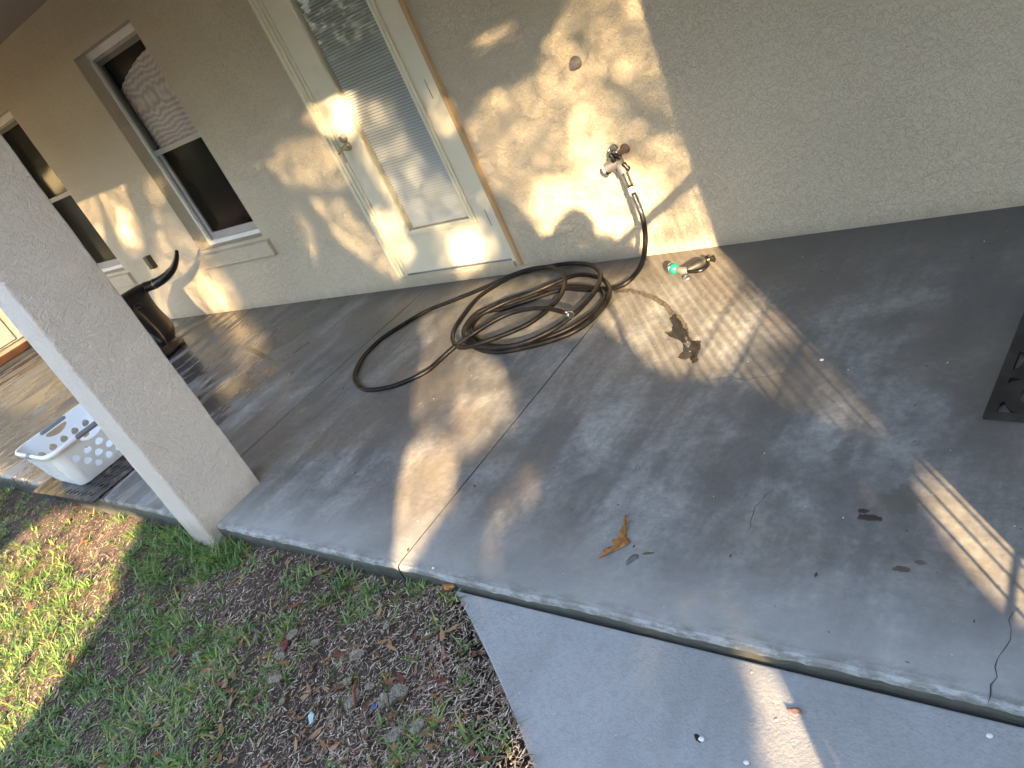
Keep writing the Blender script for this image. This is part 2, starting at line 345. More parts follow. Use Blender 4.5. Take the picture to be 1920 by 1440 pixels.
# patio: slabs parted by open joints, lip rounded
joints=[-12,-8.80,-6.07,-3.64,-2.01,-.40+.0,1.3,4]
joints=[-12,-8.80,-6.07,-3.64,-2.01,1.3,4]
p=MB(); EY=.998
prof=[(EY+.002,-.35),(EY,-.05),(EY,-.018),(EY+.004,-.007),(EY+.011,-.0015),(EY+.025,0),(EY+.4,0),(WY+.1,0)]
for a,b in zip(joints[:-1],joints[1:]):
    x0,x1=a+.003,b-.003
    nseg=max(1,int((x1-x0)/.022)); vs=[]
    for i in range(nseg+1):
        x=x0+(x1-x0)*i/nseg; q=rnd.uniform(-.0016,.0016)-(.006*max(0,math.sin(x*7.3)*math.sin(x*17.1+1)-.55))
        for j,(yy,zz) in enumerate(prof): vs.append((x,yy+(q if 0<j<5 else 0)+(.002*math.sin(x*9) if j<6 else 0),zz+(q*.6 if 1<j<5 else 0)))
    K=len(prof)
    for i in range(nseg):
        for j in range(K-1):
            p.add([vs[i*K+j],vs[(i+1)*K+j],vs[(i+1)*K+j+1],vs[i*K+j+1]],[(0,1,2,3)],1 if j<2 else 0,False)
    for xx in (x0,x1): p.add([(xx,EY+.006,-.35),(xx,WY+.1,-.35),(xx,WY+.1,0),(xx,EY+.02,0),(xx,EY+.006,-.01)],[(0,1,2,3,4)],1)
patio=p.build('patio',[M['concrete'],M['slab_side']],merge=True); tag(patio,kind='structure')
for pl in patio.data.polygons: pl.use_smooth=False
def crack(pts,wd,name='crack'):
    P=catmull([(q[0],q[1],.0) for q in pts],.02); mb=MB(); vs=[]
    for i,q in enumerate(P):
        t=(P[min(i+1,len(P)-1)]-P[max(i-1,0)]); nn=Vector((-t.y,t.x,0)).normalized(); w_=wd*rnd.uniform(.5,1.3)*(.25 if i in (0,len(P)-1) else 1); j=nn*rnd.uniform(-.006,.006)
        vs+=[q+nn*w_+j+Vector((0,0,.0016)),q-nn*w_+j+Vector((0,0,.0016))]
    mb.add(vs,[(2*i,2*i+1,2*i+3,2*i+2) for i in range(len(P)-1)]); return mb.build(name,M['crackm'],patio)
crack([(-0.2624, 0.9924, 0), (-0.2626, 1.0562, 0), (-0.2613, 1.1015, 0), (-0.2509, 1.1508, 0), (-0.2493, 1.1993, 0), (-0.2366, 1.2421, 0)],.0009)
crack([(-0.8736, 1.3474, 0), (-0.8853, 1.4178, 0), (-0.8755, 1.4727, 0), (-0.8605, 1.5229, 0)],.0009)
crack([(-1.2484, 2.0466, 0), (-1.1846, 2.0679, 0), (-1.119, 2.0509, 0), (-1.048, 2.0682, 0), (-0.9973, 2.0855, 0)],.0009)
# walkway
wk=[(-1.7481, 0.987), (-1.6767, 0.942), (-1.6096, 0.8996), (-1.5353, 0.8508), (-1.462, 0.8025), (-1.3921, 0.7527), (-1.3236, 0.7041), (-1.2572, 0.6549), (-1.1952, 0.6064), (-1.1447, 0.5671)]
wk=[wk[0]]+wk[1:]+[(-1.0,.40),(-.78,.05),(-.6,-.5),(-.5,-1.4),(-.45,-3),(-.45,-8),(6,-8),(6,.985)]
wk[0]=(wk[0][0],.985)
mb=MB(); nW=len(wk); zt=-.035
top=[(a,b,zt) for a,b in wk]; 
mb.add(top,[tuple(range(nW))],0)
for i in range(nW):
    a,b=wk[i],wk[(i+1)%nW]; mb.add([(*a,-.3),(*b,-.3),(*b,zt),(*a,zt)],[(0,1,2,3)],1)
tag(mb.build('walkway',[M['walk'],M['slab_side']],merge=True,bevel=.006),kind='structure')

# ---------------------------------------------------------------- house
house=thing('house',(-4,WY,0),'beige stucco house wall with a glazed door and two narrow windows','house')
def wall_with_openings(x0,x1,z0,z1,ops,y,depth,mi=0):
    mb=MB(); X=sorted({x0,x1,*[o[0] for o in ops],*[o[1] for o in ops]}); Z=sorted({z0,z1,*[o[2] for o in ops],*[o[3] for o in ops]})
    for i in range(len(X)-1):
        for j in range(len(Z)-1):
            cx,cz=(X[i]+X[i+1])/2,(Z[j]+Z[j+1])/2
            if any(o[0]<cx<o[1] and o[2]<cz<o[3] for o in ops): continue
            mb.add([(X[i],y,Z[j]),(X[i+1],y,Z[j]),(X[i+1],y,Z[j+1]),(X[i],y,Z[j+1])],[(0,1,2,3)],mi)
    for a,b,c,d in ops:
        mb.add([(a,y,c),(a,y+depth,c),(a,y+depth,d),(a,y,d)],[(0,1,2,3)]); mb.add([(b,y,c),(b,y,d),(b,y+depth,d),(b,y+depth,c)],[(0,1,2,3)])
        mb.add([(a,y,d),(a,y+depth,d),(b,y+depth,d),(b,y,d)],[(0,1,2,3)]); mb.add([(a,y,c),(b,y,c),(b,y+depth,c),(a,y+depth,c)],[(0,1,2,3)])
    mb.add([(x1,y,z0),(x1,y+.2,z0),(x1,y+.2,z1),(x1,y,z1)],[(0,1,2,3)])
    return mb
WIN=[(-6.02,-5.085,.575,2.165),(-8.42,-7.49,.575,2.165)]
DOOR=(-3.88,-2.835,.085,2.17)
wall_with_openings(-10.3,7,-.1,2.7,[(w_[0],w_[1],w_[2],w_[3]) for w_ in WIN]+[DOOR],WY,.16).build('stucco_wall',M['stucco'],house)
# darker base course of the wall (painted, slightly proud)
for i,(a,b,c,d) in enumerate(WIN):
    win=MB(); yf=WY+.098; fr=.034
    for q in ((a,a+fr,c,d),(b-fr,b,c,d),(a+fr,b-fr,c,c+fr),(a+fr,b-fr,d-.055,d)): win.box(q[0],q[1],yf,yf+.05,q[2],q[3])
    wo=win.build('window',M['white_vinyl'],house,bevel=.003)
    # stepped inner track
    tr=MB(); e=.006
    for q in ((a+fr+e,a+fr+.02,c+fr,d-.057),(b-fr-.02,b-fr-e,c+fr,d-.057),(a+fr+.02,b-fr-.02,d-.075,d-.057)): tr.box(q[0],q[1],yf+.012,yf+.05,q[2],q[3])
    tr.build('frame_track',M['grey_vinyl'],wo)
    mz=1.372
    s1=MB()  # upper sash (outer) and lower sash
    x0,x1=a+fr+.02,b-fr-.02
    for q in ((x0,x0+.03,mz+.02,d-.075),(x1-.03,x1,mz+.02,d-.075),(x0+.03,x1-.03,d-.11,d-.075)): s1.box(q[0],q[1],yf+.016,yf+.04,q[2],q[3])
    s1.build('upper_sash',M['dark_frame'],wo)
    MB().box(x0,x1,yf+.008,yf+.045,mz-.022,mz+.02).build('meeting_rail',M['grey_vinyl'],wo,bevel=.003)
    s2=MB()
    for q in ((x0,x0+.035,c+fr,mz-.022),(x1-.035,x1,c+fr,mz-.022),(x0+.035,x1-.035,c+fr,c+fr+.055)): s2.box(q[0],q[1],yf+.03,yf+.048,q[2],q[3])
    s2.build('lower_sash',M['grey_vinyl'],wo,bevel=.002)
    PN(x0+.01,x1-.01,yf+.036,mz+.01,d-.09).build('upper_pane',M['window_glass'],wo)
    PN(x0+.01,x1-.01,yf+.044,c+fr+.02,mz).build('lower_pane',M['window_glass'],wo)
    # room behind
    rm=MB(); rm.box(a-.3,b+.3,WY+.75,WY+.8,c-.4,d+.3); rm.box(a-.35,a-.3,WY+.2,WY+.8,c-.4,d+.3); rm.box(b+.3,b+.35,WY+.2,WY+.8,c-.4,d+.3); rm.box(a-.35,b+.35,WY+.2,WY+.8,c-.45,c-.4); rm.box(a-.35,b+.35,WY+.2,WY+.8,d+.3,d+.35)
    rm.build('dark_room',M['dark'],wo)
    if i==0:
        cu=MB(); n=60; vs=[]
        zb=mz-.02
        for j in range(n+1):
            x=a+.06+(b-a-.12)*j/n; y=WY+.158+.005*math.sin(j*.9)
            zt_=d-.16-.14*(1-j/n)**2
            vs+=[(x,y,zb),(x,y,zt_)]
        cu.add(vs,[(2*j,2*j+2,2*j+3,2*j+1) for j in range(n)],0,True); cu.build('moire_curtain',M['moire_curtain'],wo)
    sill=MB(); sx0,sx1=a-.05,b+.06; yb=WY
    sill.add([(sx0,yb,c-.16),(sx1,yb,c-.16),(sx1,yb-.035,c-.15),(sx0,yb-.035,c-.15),(sx0,yb-.035,c-.035),(sx1,yb-.035,c-.035),(sx1,yb+.1,c+.002),(sx0,yb+.1,c+.002)],
        [(0,1,2,3)[::-1],(3,2,5,4),(4,5,6,7),(0,3,4,7),(1,6,5,2)]); sill.build('sill',M['stucco'],house,bevel=.004)
# door
dp=thing('door',(-3.35,WY,0),None,None); dp.parent=house; dp.location=(.65,0,0); WL[dp.name]=Vector((-3.35,WY,0))
a,b,c,d=DOOR; jw=.075; jy0=WY-.022
f=MB()
f.box(a,a+.03,jy0,WY+.09,c,d); f.box(a+.03,a+.052,jy0+.008,WY+.09,c,d); f.box(a+.052,a+jw,jy0+.022,WY+.09,c,d)
f.box(b-.045,b-.012,jy0+.006,WY+.09,c,d); f.box(a+jw,b-.045,jy0,WY+.09,d-.045,d)
f.build('door_frame',M['paint_cream'],dp,bevel=.003)
MB().box(b-.0115,b+.012,jy0-.002,WY+.03,c-.03,d).build('wood_strip',M['wood_strip'],dp,bevel=.002)
st=MB(); st.box(a+jw,b-.045,jy0+.012,WY+.06,c-.035,c+.004); st.build('threshold',M['stucco'],dp,bevel=.004)
MB().box(a+jw+.01,b-.06,jy0+.014,jy0+.03,c+.0075,c+.0105).build('door_sweep',M['dark_frame'],dp)
sx0,sx1=a+jw+.004,b-.049; sz0,sz1=c+.018,d-.05; gx0,gx1,gz0,gz1=-3.583,-3.05,.387,1.93; fy=WY+.004
s=MB()
for q in ((sx0,gx0,sz0,sz1),(gx1,sx1,sz0,sz1),(gx0,gx1,sz0,gz0),(gx0,gx1,gz1,sz1)): s.box(q[0],q[1],fy,fy+.042,q[2],q[3])
s.build('door_leaf',M['paint_cream'],dp)
s=MB(); mw_=.034
for o_,y0 in ((mw_,fy-.012),(mw_*.45,fy-.018)):
    i_=0 if o_==mw_ else 0
    s.box(gx0-o_,gx0-(o_-mw_*.55 if o_==mw_ else -.004),y0,fy-.0005,gz0-o_,gz1+o_); s.box(gx1+(o_-mw_*.55 if o_==mw_ else -.004),gx1+o_,y0,fy-.0005,gz0-o_,gz1+o_)
    s.box(gx0-(o_-mw_*.55 if o_==mw_ else -.004),gx1+(o_-mw_*.55 if o_==mw_ else -.004),y0,fy-.0005,gz0-o_,gz0-(o_-mw_*.55 if o_==mw_ else -.004))
    s.box(gx0-(o_-mw_*.55 if o_==mw_ else -.004),gx1+(o_-mw_*.55 if o_==mw_ else -.004),y0,fy-.0005,gz1+(o_-mw_*.55 if o_==mw_ else -.004),gz1+o_)
s.build('glazing_bead',M['paint_cream'],dp,bevel=.003)
PN(gx0+.002,gx1-.002,fy+.006,gz0+.002,gz1-.002).build('pane',M['glass'],dp)
s=MB(); zz=gz0+.012
M['blind']=mat('blind_slat',(.60,.62,.60),.45)
while zz<gz1-.01:
    s.add([(gx0+.02,fy+.012,zz-.004),(gx1-.012,fy+.012,zz-.004),(gx1-.012,fy+.024,zz+.008),(gx0+.02,fy+.024,zz+.008)],[(0,1,2,3)]); zz+=.0165
s.build('blinds',M['blind'],dp)
MB().box(gx0,gx1,fy+.034,fy+.038,gz0,gz1).build('back_panel',mat('blind_shade',(.26,.27,.26),.8),dp)
for z0 in (.30,1.20):
    hz=(-2.8967, 1.174) if z0>1 else (-2.8903, 0.4204); hz2=(-2.895, 1.0706) if z0>1 else (-2.891, 0.316)
    MB().box(sx1-.0475+.0,sx1-.0445+.0,fy-.0015,fy+.002,hz2[1],hz[1]).build('hinge_slot',M['dark_frame'],dp)
h=thing('handle',(-3.735,WY,.98),None,None); h.parent=dp; h.location=(-3.735+3.35,0,.98); WL[h.name]=Vector((-3.735,WY,.98))
bpy.data.objects.remove(h)
s=MB(); hx=-3.73; hy=fy
ring(s,[(.030,0),(.030,.008),(.024,.014)],(hx,hy,.985),(0,-1,0)); ring(s,[(.012,.01),(.012,.05)],(hx,hy,.985),(0,-1,0))
s.tube([(hx-.018,hy-.058,1.047),(hx-.018,hy-.058,.905)],.0075,12)
ring(s,[(.026,0),(.026,.01),(.02,.026),(.018,.034)],(hx+.006,hy,1.035),(0,-1,0))
hd=s.build('handle',M['steel'],dp)
s=MB(); s.tube(catmull([(hx-.03,hy-.066,.965),(hx-.015,hy-.074,.975),(hx+.012,hy-.062,.985),(hx+.035,hy-.05,.972),(hx+.048,hy-.048,.975)],.006),[.006]*99 if 0 else .0055,8); s.build('lever',M['brass'],dp)
# soffit, beam and roof deck
roof=thing('porch_roof',(-3,2,2.53),'dark brown porch ceiling seen at the top left corner over the wall','porch roof')
MB().box(-12,6,.45,WY-.001,2.533,2.60).build('ceiling',M['soffit'],roof)
MB().box(-12,6,.947,1.282,2.20,2.531).build('beam',M['stucco_pillar'],roof)
MB().box(-12,6,.40,WY+.5,2.604,2.72).build('roof_deck',M['soffit'],roof)
# wing at the far left
wing=thing('house_wing',(-10.3,2,0),'far cream wall with a pale door, seen past the left side of the pillar','house wing')
s=MB(); s.box(-10.5,-10.305,.95,WY+.1,-.1,2.53); s.build('wing_wall',M['stucco'],wing)
s=MB(); s.box(-10.30,-10.27,1.2,2.95,.19,2.2); s.build('wing_door',M['paint_cream'],wing,bevel=.004)
MB().box(-10.268,-10.262,1.2,2.72,.205,.217).build('door_gap',M['dark_frame'],wing)
MB().box(-10.268,-10.262,2.722,2.73,.205,2.1).build('door_gap',M['dark_frame'],wing)
M['rust']=mat('rust_wood',(.26,.09,.03),.5); k=NT(M['rust']); k.set('Base Color',k.mix(k.noise(5,4,.6),(.03,.013,.01),(.17,.07,.03)))
MB().box(-10.30,-10.235,1.2,3.0,.05,.13).build('wing_sill',M['rust'],wing,bevel=.01)
MB().box(-10.30,-10.19,1.2,3.0,.0,.045).build('wing_threshold',M['dark_frame'],wing,bevel=.006)
MB().box(-10.1895,-10.17,1.2,3.0,.0,.04).build('threshold_lip',M['steel'],wing,bevel=.004)

# pillars
def pillar(x0,x1,y0,y1,zb,label):
    mb=MB(); n=40; vs=[]
    zs=[zb+(2.20-zb)*i/n for i in range(n+1)]
    rr=random.Random(int(x0*100)); 
    for z in zs:
        j=lambda: rr.uniform(-.0015,.0015)
        vs+=[(x0+j(),y0+j(),z),(x1+j(),y0+j(),z),(x1+j(),y1+j(),z),(x0+j(),y1+j(),z)]
    fs=[(4*i+a,4*i+(a+1)%4,4*(i+1)+(a+1)%4,4*(i+1)+a) for i in range(n) for a in range(4)]+[(0,3,2,1)]
    mb.add(vs,fs); o=mb.build('pillar',M['stucco_pillar'],bevel=.009); return tag(o,label,'pillar')
pillar(-3.475,-3.252,.947,1.282,-.14,'square cream stucco porch pillar with its foot in tall grass')
pillar(.092,.43,.947,1.282,-.14,'second square stucco porch pillar at the right end of the patio')
# iron railing running out from the right pillar: its bars shade the floor
rail=thing('iron_railing',(.26,0,-.055),'black iron railing with thin upright bars beside the right pillar','railing')
for x_ in (-2.33,-1.38,-1.204,-.997,-.261):
    hh=(.26-x_)*.533
    hr=.026 if x_<-2 else .003
    MB().box(.257-hr*.3,.263+hr*.3,-.18,.94,hh-hr,hh+hr).build('rail',M['iron'],rail)
yy=-.15
bars=MB()
while yy<.93:
    MB().tube([(.26,yy,-.05),(.26,yy,1.37)],.0032,8).build('baluster',M['iron'],rail); yy+=.058
MB().box(.252,.268,-.196,-.181,-.055,1.45).build('post',M['iron'],rail)

# ---------------------------------------------------------------- fixtures on the wall
s=MB(); cx,cz=(-2.0269, 1.0067)
ring(s,[(.030,0),(.030,.006),(.022,.012),(.022,.028),(.019,.032)],(cx,WY,cz),(0,-1,0),24)
ring(s,[(.010,.032),(.009,.040)],(cx-.004,WY,cz-.004),(0,-1,0),14)
o=s.build('pipe_cap',M['grey_metal']); tag(o,'small round grey metal cap stuck on the wall between door and tap, above the hose','pipe cap')
s=MB(); v0=(-6.925,.675); 
s.box(-6.915,-6.845,WY-.05,WY-.002,.535,.655); tag(s.build('wall_vent',M['iron'],bevel=.003),'small dark box on the wall between the windows, left of the horn','wall vent')
# tap
tap=thing('tap',(-1.94,WY,.56),'old outdoor tap with a round wheel handle on the sunlit wall','tap')
s=MB(); ring(s,[(.024,0),(.024,.004),(.015,.010),(.013,.06)],(-1.935,WY,.57),(0,-1,0),24); s.tube(catmull([(-1.935,WY-.05,.57),(-1.937,WY-.085,.565),(-1.94,WY-.105,.545),(-1.94,WY-.105,.505)],.01),.0125,12); s.build('tap_body',M['copper'],tap)
wc=Vector((-1.945,WY-.09,.60)); s=MB(); axw=Vector((-.15,-.75,.6)).normalized(); aw=axw.orthogonal().normalized(); bw=axw.cross(aw)
s.tube([wc+(aw*math.cos(t)+bw*math.sin(t))*.026 for t in [i*math.pi/12 for i in range(25)]],.0055,8,False)
for i in range(5):
    t=i*2*math.pi/5; s.tube([wc,wc+(aw*math.cos(t)+bw*math.sin(t))*.025],.004,6)
ring(s,[(.009,-.012),(.009,.006)],wc,axw,12); s.tube([wc,Vector((-1.937,WY-.075,.568))],.006,8)
s.build('wheel_handle',M['steel'],tap)
# splitter
sp=thing('hose_splitter',(-1.93,3.0,.45),'grey two-way hose splitter with black shut-off knobs hanging under the tap','hose splitter')
Y0=WY-.105
s=MB(); j=Vector((-1.92, 3.02, 0.577)); j2=Vector((-1.9218, 3.01, 0.5448)); lft=Vector((-1.9839, 2.99, 0.5403)); rgt=Vector((-1.8952, 2.99, 0.4979))
s.tube([Vector((-1.94,3.02,.512)),j,j2],[.015,.018,.028],14)
s.tube(catmull([j2+Vector((0,0,.004)),(j2+lft)/2+Vector((0,0,.004)),lft],.008),.024,14); s.tube(catmull([j2,(j2+rgt)/2+Vector((0,0,.004)),rgt],.008),.024,14)
s.build('splitter_body',M['grey_metal'],sp)
s=MB(); dl=(lft-j2).normalized(); ring(s,[(.019,0),(.021,.004),(.021,.012),(.016,.014)],lft,dl,18); s.build('outlet_cap',M['white_plastic'],sp)
s=MB(); ring(s,[(.026,-.004),(.027,.004),(.026,.010)],lft-dl*.008+Vector((-.004,.006,-.008)),dl,16); s.build('cap_ring',M['black_plastic'],sp)
def knob(c0,d1,ax,ln,rad,nm='valve_knob'):
    c0=Vector(c0); d1=Vector(d1).normalized(); s=MB(); P=[c0-d1*ln,c0-d1*ln*.6,c0,c0+d1*ln*.6,c0+d1*ln]
    s.tube(P,[rad*.7,rad*1.15,rad*.75,rad*1.15,rad*.7],12); s.tube([c0,c0+Vector(ax)*.02],rad*.6,10); s.build(nm,M['black_plastic'],sp)
knob((-1.9282, 2.985, 0.5841),Vector((-1.9217, 2.985, 0.5642))-Vector((-1.9311, 2.985, 0.6058)),(0,.5,-.4),.022,.011)
knob((-1.9051, 2.995, 0.5825),Vector((-1.8877, 2.995, 0.5682))-Vector((-1.9225, 2.995, 0.5967)),(0,.5,-.3),.018,.010)
knob((-1.8744, 2.985, 0.5305),Vector((-1.8651, 2.985, 0.5101))-Vector((-1.8846, 2.985, 0.5485)),(0,.5,-.4),.022,.011)

# ---------------------------------------------------------------- garden hose
hose=thing('garden_hose',(-2.4,2.4,0),'long black garden hose coiled on the patio and running up to the tap','garden hose')
top=[(-1.8952, 2.99, 0.4979),(-1.874, 2.96, 0.4545),(-1.8509, 2.93, 0.4165),(-1.829, 2.9, 0.3684),(-1.82, 2.885, 0.3203),(-1.8242, 2.875, 0.2577),(-1.8394, 2.865, 0.1956),(-1.8659, 2.855, 0.1337),(-1.9018, 2.84, 0.0802)]
lay=[(-1.9597, 2.8326, 0.035), (-2.0002, 2.8053, 0.02), (-2.0521, 2.7943, 0.014), (-2.1233, 2.7978, 0.013), (-2.2195, 2.8087, 0.013), (-2.2997, 2.8271, 0.013), (-2.3712, 2.8441, 0.013), (-2.4475, 2.8198, 0.013), (-2.5426, 2.7712, 0.013), (-2.6946, 2.6977, 0.013), (-2.8152, 2.676, 0.013), (-2.8335, 2.6044, 0.013), (-2.8046, 2.5191, 0.013), (-2.7133, 2.43, 0.014), (-2.6179, 2.3732, 0.015), (-2.5335, 2.3378, 0.016), (-2.4261, 2.3155, 0.017), (-2.3637, 2.3143, 0.018), (-2.2607, 2.3395, 0.02), (-2.1723, 2.378, 0.022), (-2.0991, 2.4389, 0.024), (-2.0391, 2.5293, 0.028), (-2.0192, 2.6122, 0.032), (-2.0293, 2.6684, 0.036), (-2.0616, 2.7149, 0.04), (-2.1101, 2.7489, 0.042), (-2.2136, 2.7913, 0.042), (-2.3391, 2.8108, 0.04), (-2.4321, 2.8139, 0.038), (-2.5533, 2.7999, 0.036), (-2.6888, 2.7565, 0.036), (-2.7585, 2.7076, 0.036), (-2.8377, 2.6277, 0.036), (-2.8338, 2.5337, 0.036), (-2.7878, 2.4386, 0.036), (-2.691, 2.3466, 0.034), (-2.5942, 2.299, 0.03), (-2.5139, 2.2738, 0.025), (-2.3922, 2.2692, 0.02), (-2.2678, 2.3007, 0.02), (-2.1498, 2.3413, 0.022), (-2.0527, 2.4067, 0.025), (-2.003, 2.5071, 0.028), (-1.9934, 2.6225, 0.035), (-2.0237, 2.7217, 0.044), (-2.1044, 2.8163, 0.052), (-2.221, 2.8795, 0.055), (-2.3177, 2.8931, 0.058), (-2.3839, 2.851, 0.062), (-2.4391, 2.7941, 0.064), (-2.5264, 2.7298, 0.064), (-2.6472, 2.6674, 0.062), (-2.7452, 2.5695, 0.06), (-2.7589, 2.4699, 0.06), (-2.7146, 2.3824, 0.06), (-2.6129, 2.3017, 0.058), (-2.4746, 2.2616, 0.054), (-2.3449, 2.2675, 0.05), (-2.2523, 2.3001, 0.05), (-2.1601, 2.3813, 0.052), (-2.1067, 2.4781, 0.058), (-2.0812, 2.5616, 0.064), (-2.074, 2.664, 0.07), (-2.1002, 2.7844, 0.074), (-2.1525, 2.8741, 0.072), (-2.2665, 2.9748, 0.064), (-2.4252, 3.0407, 0.055), (-2.581, 3.0539, 0.05), (-2.7255, 3.038, 0.046), (-2.8254, 3.0023, 0.044), (-2.8955, 2.907, 0.046), (-2.9327, 2.765, 0.05), (-2.8989, 2.5716, 0.05), (-2.8545, 2.444, 0.05), (-2.7917, 2.357, 0.052), (-2.6997, 2.2828, 0.056), (-2.6185, 2.2597, 0.062), (-2.5003, 2.2899, 0.07), (-2.3679, 2.3637, 0.074), (-2.2951, 2.4326, 0.078), (-2.2537, 2.557, 0.082), (-2.2539, 2.6523, 0.086), (-2.298, 2.7668, 0.088), (-2.3686, 2.867, 0.086), (-2.4482, 2.9384, 0.082), (-2.5522, 2.9957, 0.074), (-2.6973, 3.0162, 0.066), (-2.8263, 2.9851, 0.058), (-2.9347, 2.9189, 0.05), (-3.088, 2.8577, 0.035), (-3.2169, 2.8157, 0.022), (-3.3526, 2.7529, 0.014), (-3.4489, 2.6099, 0.013), (-3.5048, 2.4638, 0.013), (-3.4906, 2.3015, 0.013), (-3.4241, 2.1653, 0.013), (-3.3502, 2.0798, 0.013), (-3.2532, 2.0168, 0.013), (-3.1486, 1.9795, 0.013), (-3.0454, 1.9882, 0.013), (-2.9578, 2.0145, 0.013), (-2.874, 2.07, 0.014), (-2.8093, 2.1348, 0.018), (-2.7736, 2.2125, 0.03), (-2.7136, 2.2805, 0.055), (-2.6168, 2.3421, 0.085), (-2.5369, 2.4381, 0.095), (-2.4596, 2.4967, 0.098), (-2.3571, 2.5142, 0.1), (-2.2442, 2.4965, 0.105), (-2.1331, 2.4562, 0.107), (-2.0568, 2.4186, 0.105)]
path=catmull([Vector(p) for p in top]+[Vector(p) for p in lay],.012)
MB().tube(path,.0122,12).build('hose_tube',M['hose'],hose)
e=path[-1]; dv=(path[-1]-path[-4]).normalized()
s=MB(); ring(s,[(.0135,-.022),(.0150,-.020),(.0150,-.004),(.0172,-.003),(.0172,.012),(.0150,.014)],e,dv,18); s.build('coupling',M['chrome'],hose)
s=MB(); ring(s,[(.0128,.0145),(.0128,.0155)],e,dv,16); s.build('coupling_bore',M['dark'],hose)
def seg(i0,i1,nm,mt,r,coil=False):
    P=path[i0:i1]
    if not coil: MB().tube(P,r,14).build(nm,mt,hose); return
    out=[]; turns=(i1-i0)*.012/.0062; N=int(turns*12); a=None
    for q in range(N):
        f=q/N*(len(P)-1.001); i=int(f); p=P[i].lerp(P[i+1],f-i); t=(P[i+1]-P[i]).normalized(); a_=t.cross(Vector((0,0,1))).normalized(); b_=t.cross(a_); th=q*2*math.pi/12
        out.append(p+(a_*math.cos(th)+b_*math.sin(th))*r)
    MB().tube(out,.0015,5).build(nm,mt,hose)
seg(0,6,'brass_sleeve',M['brass'],.0145); seg(0,6,'spring_guard',M['chrome'],.0175,True)
seg(6,9,'white_collar',M['white_plastic'],.0185); seg(9,17,'spring_guard',M['chrome'],.0165,True)

# ---------------------------------------------------------------- nozzle
nz=thing('spray_nozzle',(-1.77,2.93,0),'black spray nozzle with a teal round head lying in the sun by the wall','spray nozzle')
A=Vector((-1.7442, 2.8789, 0.035)); B=Vector((-1.6956, 2.8581, 0.03)); B2=Vector((-1.6762, 2.8638, 0.03)); Cc=Vector((-1.6523, 2.8795, 0.032)); Dd=Vector((-1.6125, 2.9324, 0.03)); E1=Vector((-1.5946, 2.9478, 0.03)); E2=Vector((-1.5825, 2.9646, 0.03))
s=MB(); ax=(A-B).normalized(); ring(s,[(.012,-.016),(.020,-.012),(.026,0),(.027,.01),(.024,.02)],A,ax,22); s.build('teal_head',M['teal'],nz)
s=MB(); ring(s,[(.025,.0),(.029,.003),(.029,.012),(.024,.016)],A+ax*.012,ax,22); s.build('chrome_rim',M['chrome'],nz)
s=MB(); s.tube([A-ax*.01,B,B2],[.013,.019,.017],14); s.build('collar',M['grey_metal'],nz)
s=MB(); s.tube([B2,Cc,Cc.lerp(Dd,.6),Dd],[.018,.021,.024,.017],12); s.build('grip',M['black_rubber'],nz)
s=MB(); o_=Vector((.035,-.05,-.004)); s.tube(catmull([B2+o_*.3,Cc+o_*.75,Cc.lerp(Dd,.5)+o_*1.0,Dd+o_*.7,Dd+o_*.1],.01),.009,8); s.build('trigger',M['black_plastic'],nz)
s=MB(); s.tube([Dd,E1],.0065,10); s.build('brass_stem',M['brass'],nz)
s=MB(); t_=(E2-E1).normalized(); q_=t_.cross(Vector((0,0,1))).normalized(); s.tube([E1+q_*.03,E1+q_*.012,E1-q_*.012,E1-q_*.03],[.011,.008,.008,.011],10); s.tube([E1,E2],.009,10); s.build('adjusting_knob',M['black_plastic'],nz)
s=MB(); lp=Vector((-1.6719, 2.8265, 0.012)); s.tube([lp+Vector((math.cos(t)*.014,math.sin(t)*.012,.004*math.sin(t))) for t in [i*math.pi/8 for i in range(17)]],.0025,6,False); s.tube([B2+Vector((0,-.01,-.01)),lp+Vector((0,.01,0))],.004,6); s.build('hang_ring',M['chrome'],nz)

# ---------------------------------------------------------------- roping dummy
bull=thing('steer_head_dummy',(-6.3,2.40,0),'glossy black plastic steer head with an upcurved horn standing behind the pillar','steer head dummy')
yc=2.40
prof=[(0,.285,.27),(.012,.30,.285),(.05,.295,.28),(.062,.245,.23),(.10,.28,.225),(.16,.315,.225),(.23,.315,.205),(.32,.29,.18),(.42,.295,.155),(.49,.305,.125),(.545,.33,.10),(.575,.335,.075)]
s=MB(); n=40; vs=[]
for z,wd,dp_ in prof:
    for i in range(n):
        t=2*math.pi*i/n; cx_,sx_=math.cos(t),math.sin(t)
        ex=.75; yy=wd*math.copysign(abs(sx_)**ex,sx_); xx=dp_*math.copysign(abs(cx_)**.9,cx_)
        if cx_>0: # face ridge: forehead flat above, cheeks fall away below the eyes
            u=abs(yy)/wd; rid=.07*max(0,1-u*2.6)*(1 if z<.5 else .3); xx+=rid
            if z>.40: xx*=1-.25*u
        vs.append((-6.37+xx*.72,yc+yy,z))
fs=[(i*n+j,i*n+(j+1)%n,(i+1)*n+(j+1)%n,(i+1)*n+j) for i in range(len(prof)-1) for j in range(n)]
fs.append(tuple(range((len(prof)-1)*n,len(prof)*n)))
s.add(vs,fs,0,True); hd=s.build('head',M['black_plastic'],bull,subd=1)
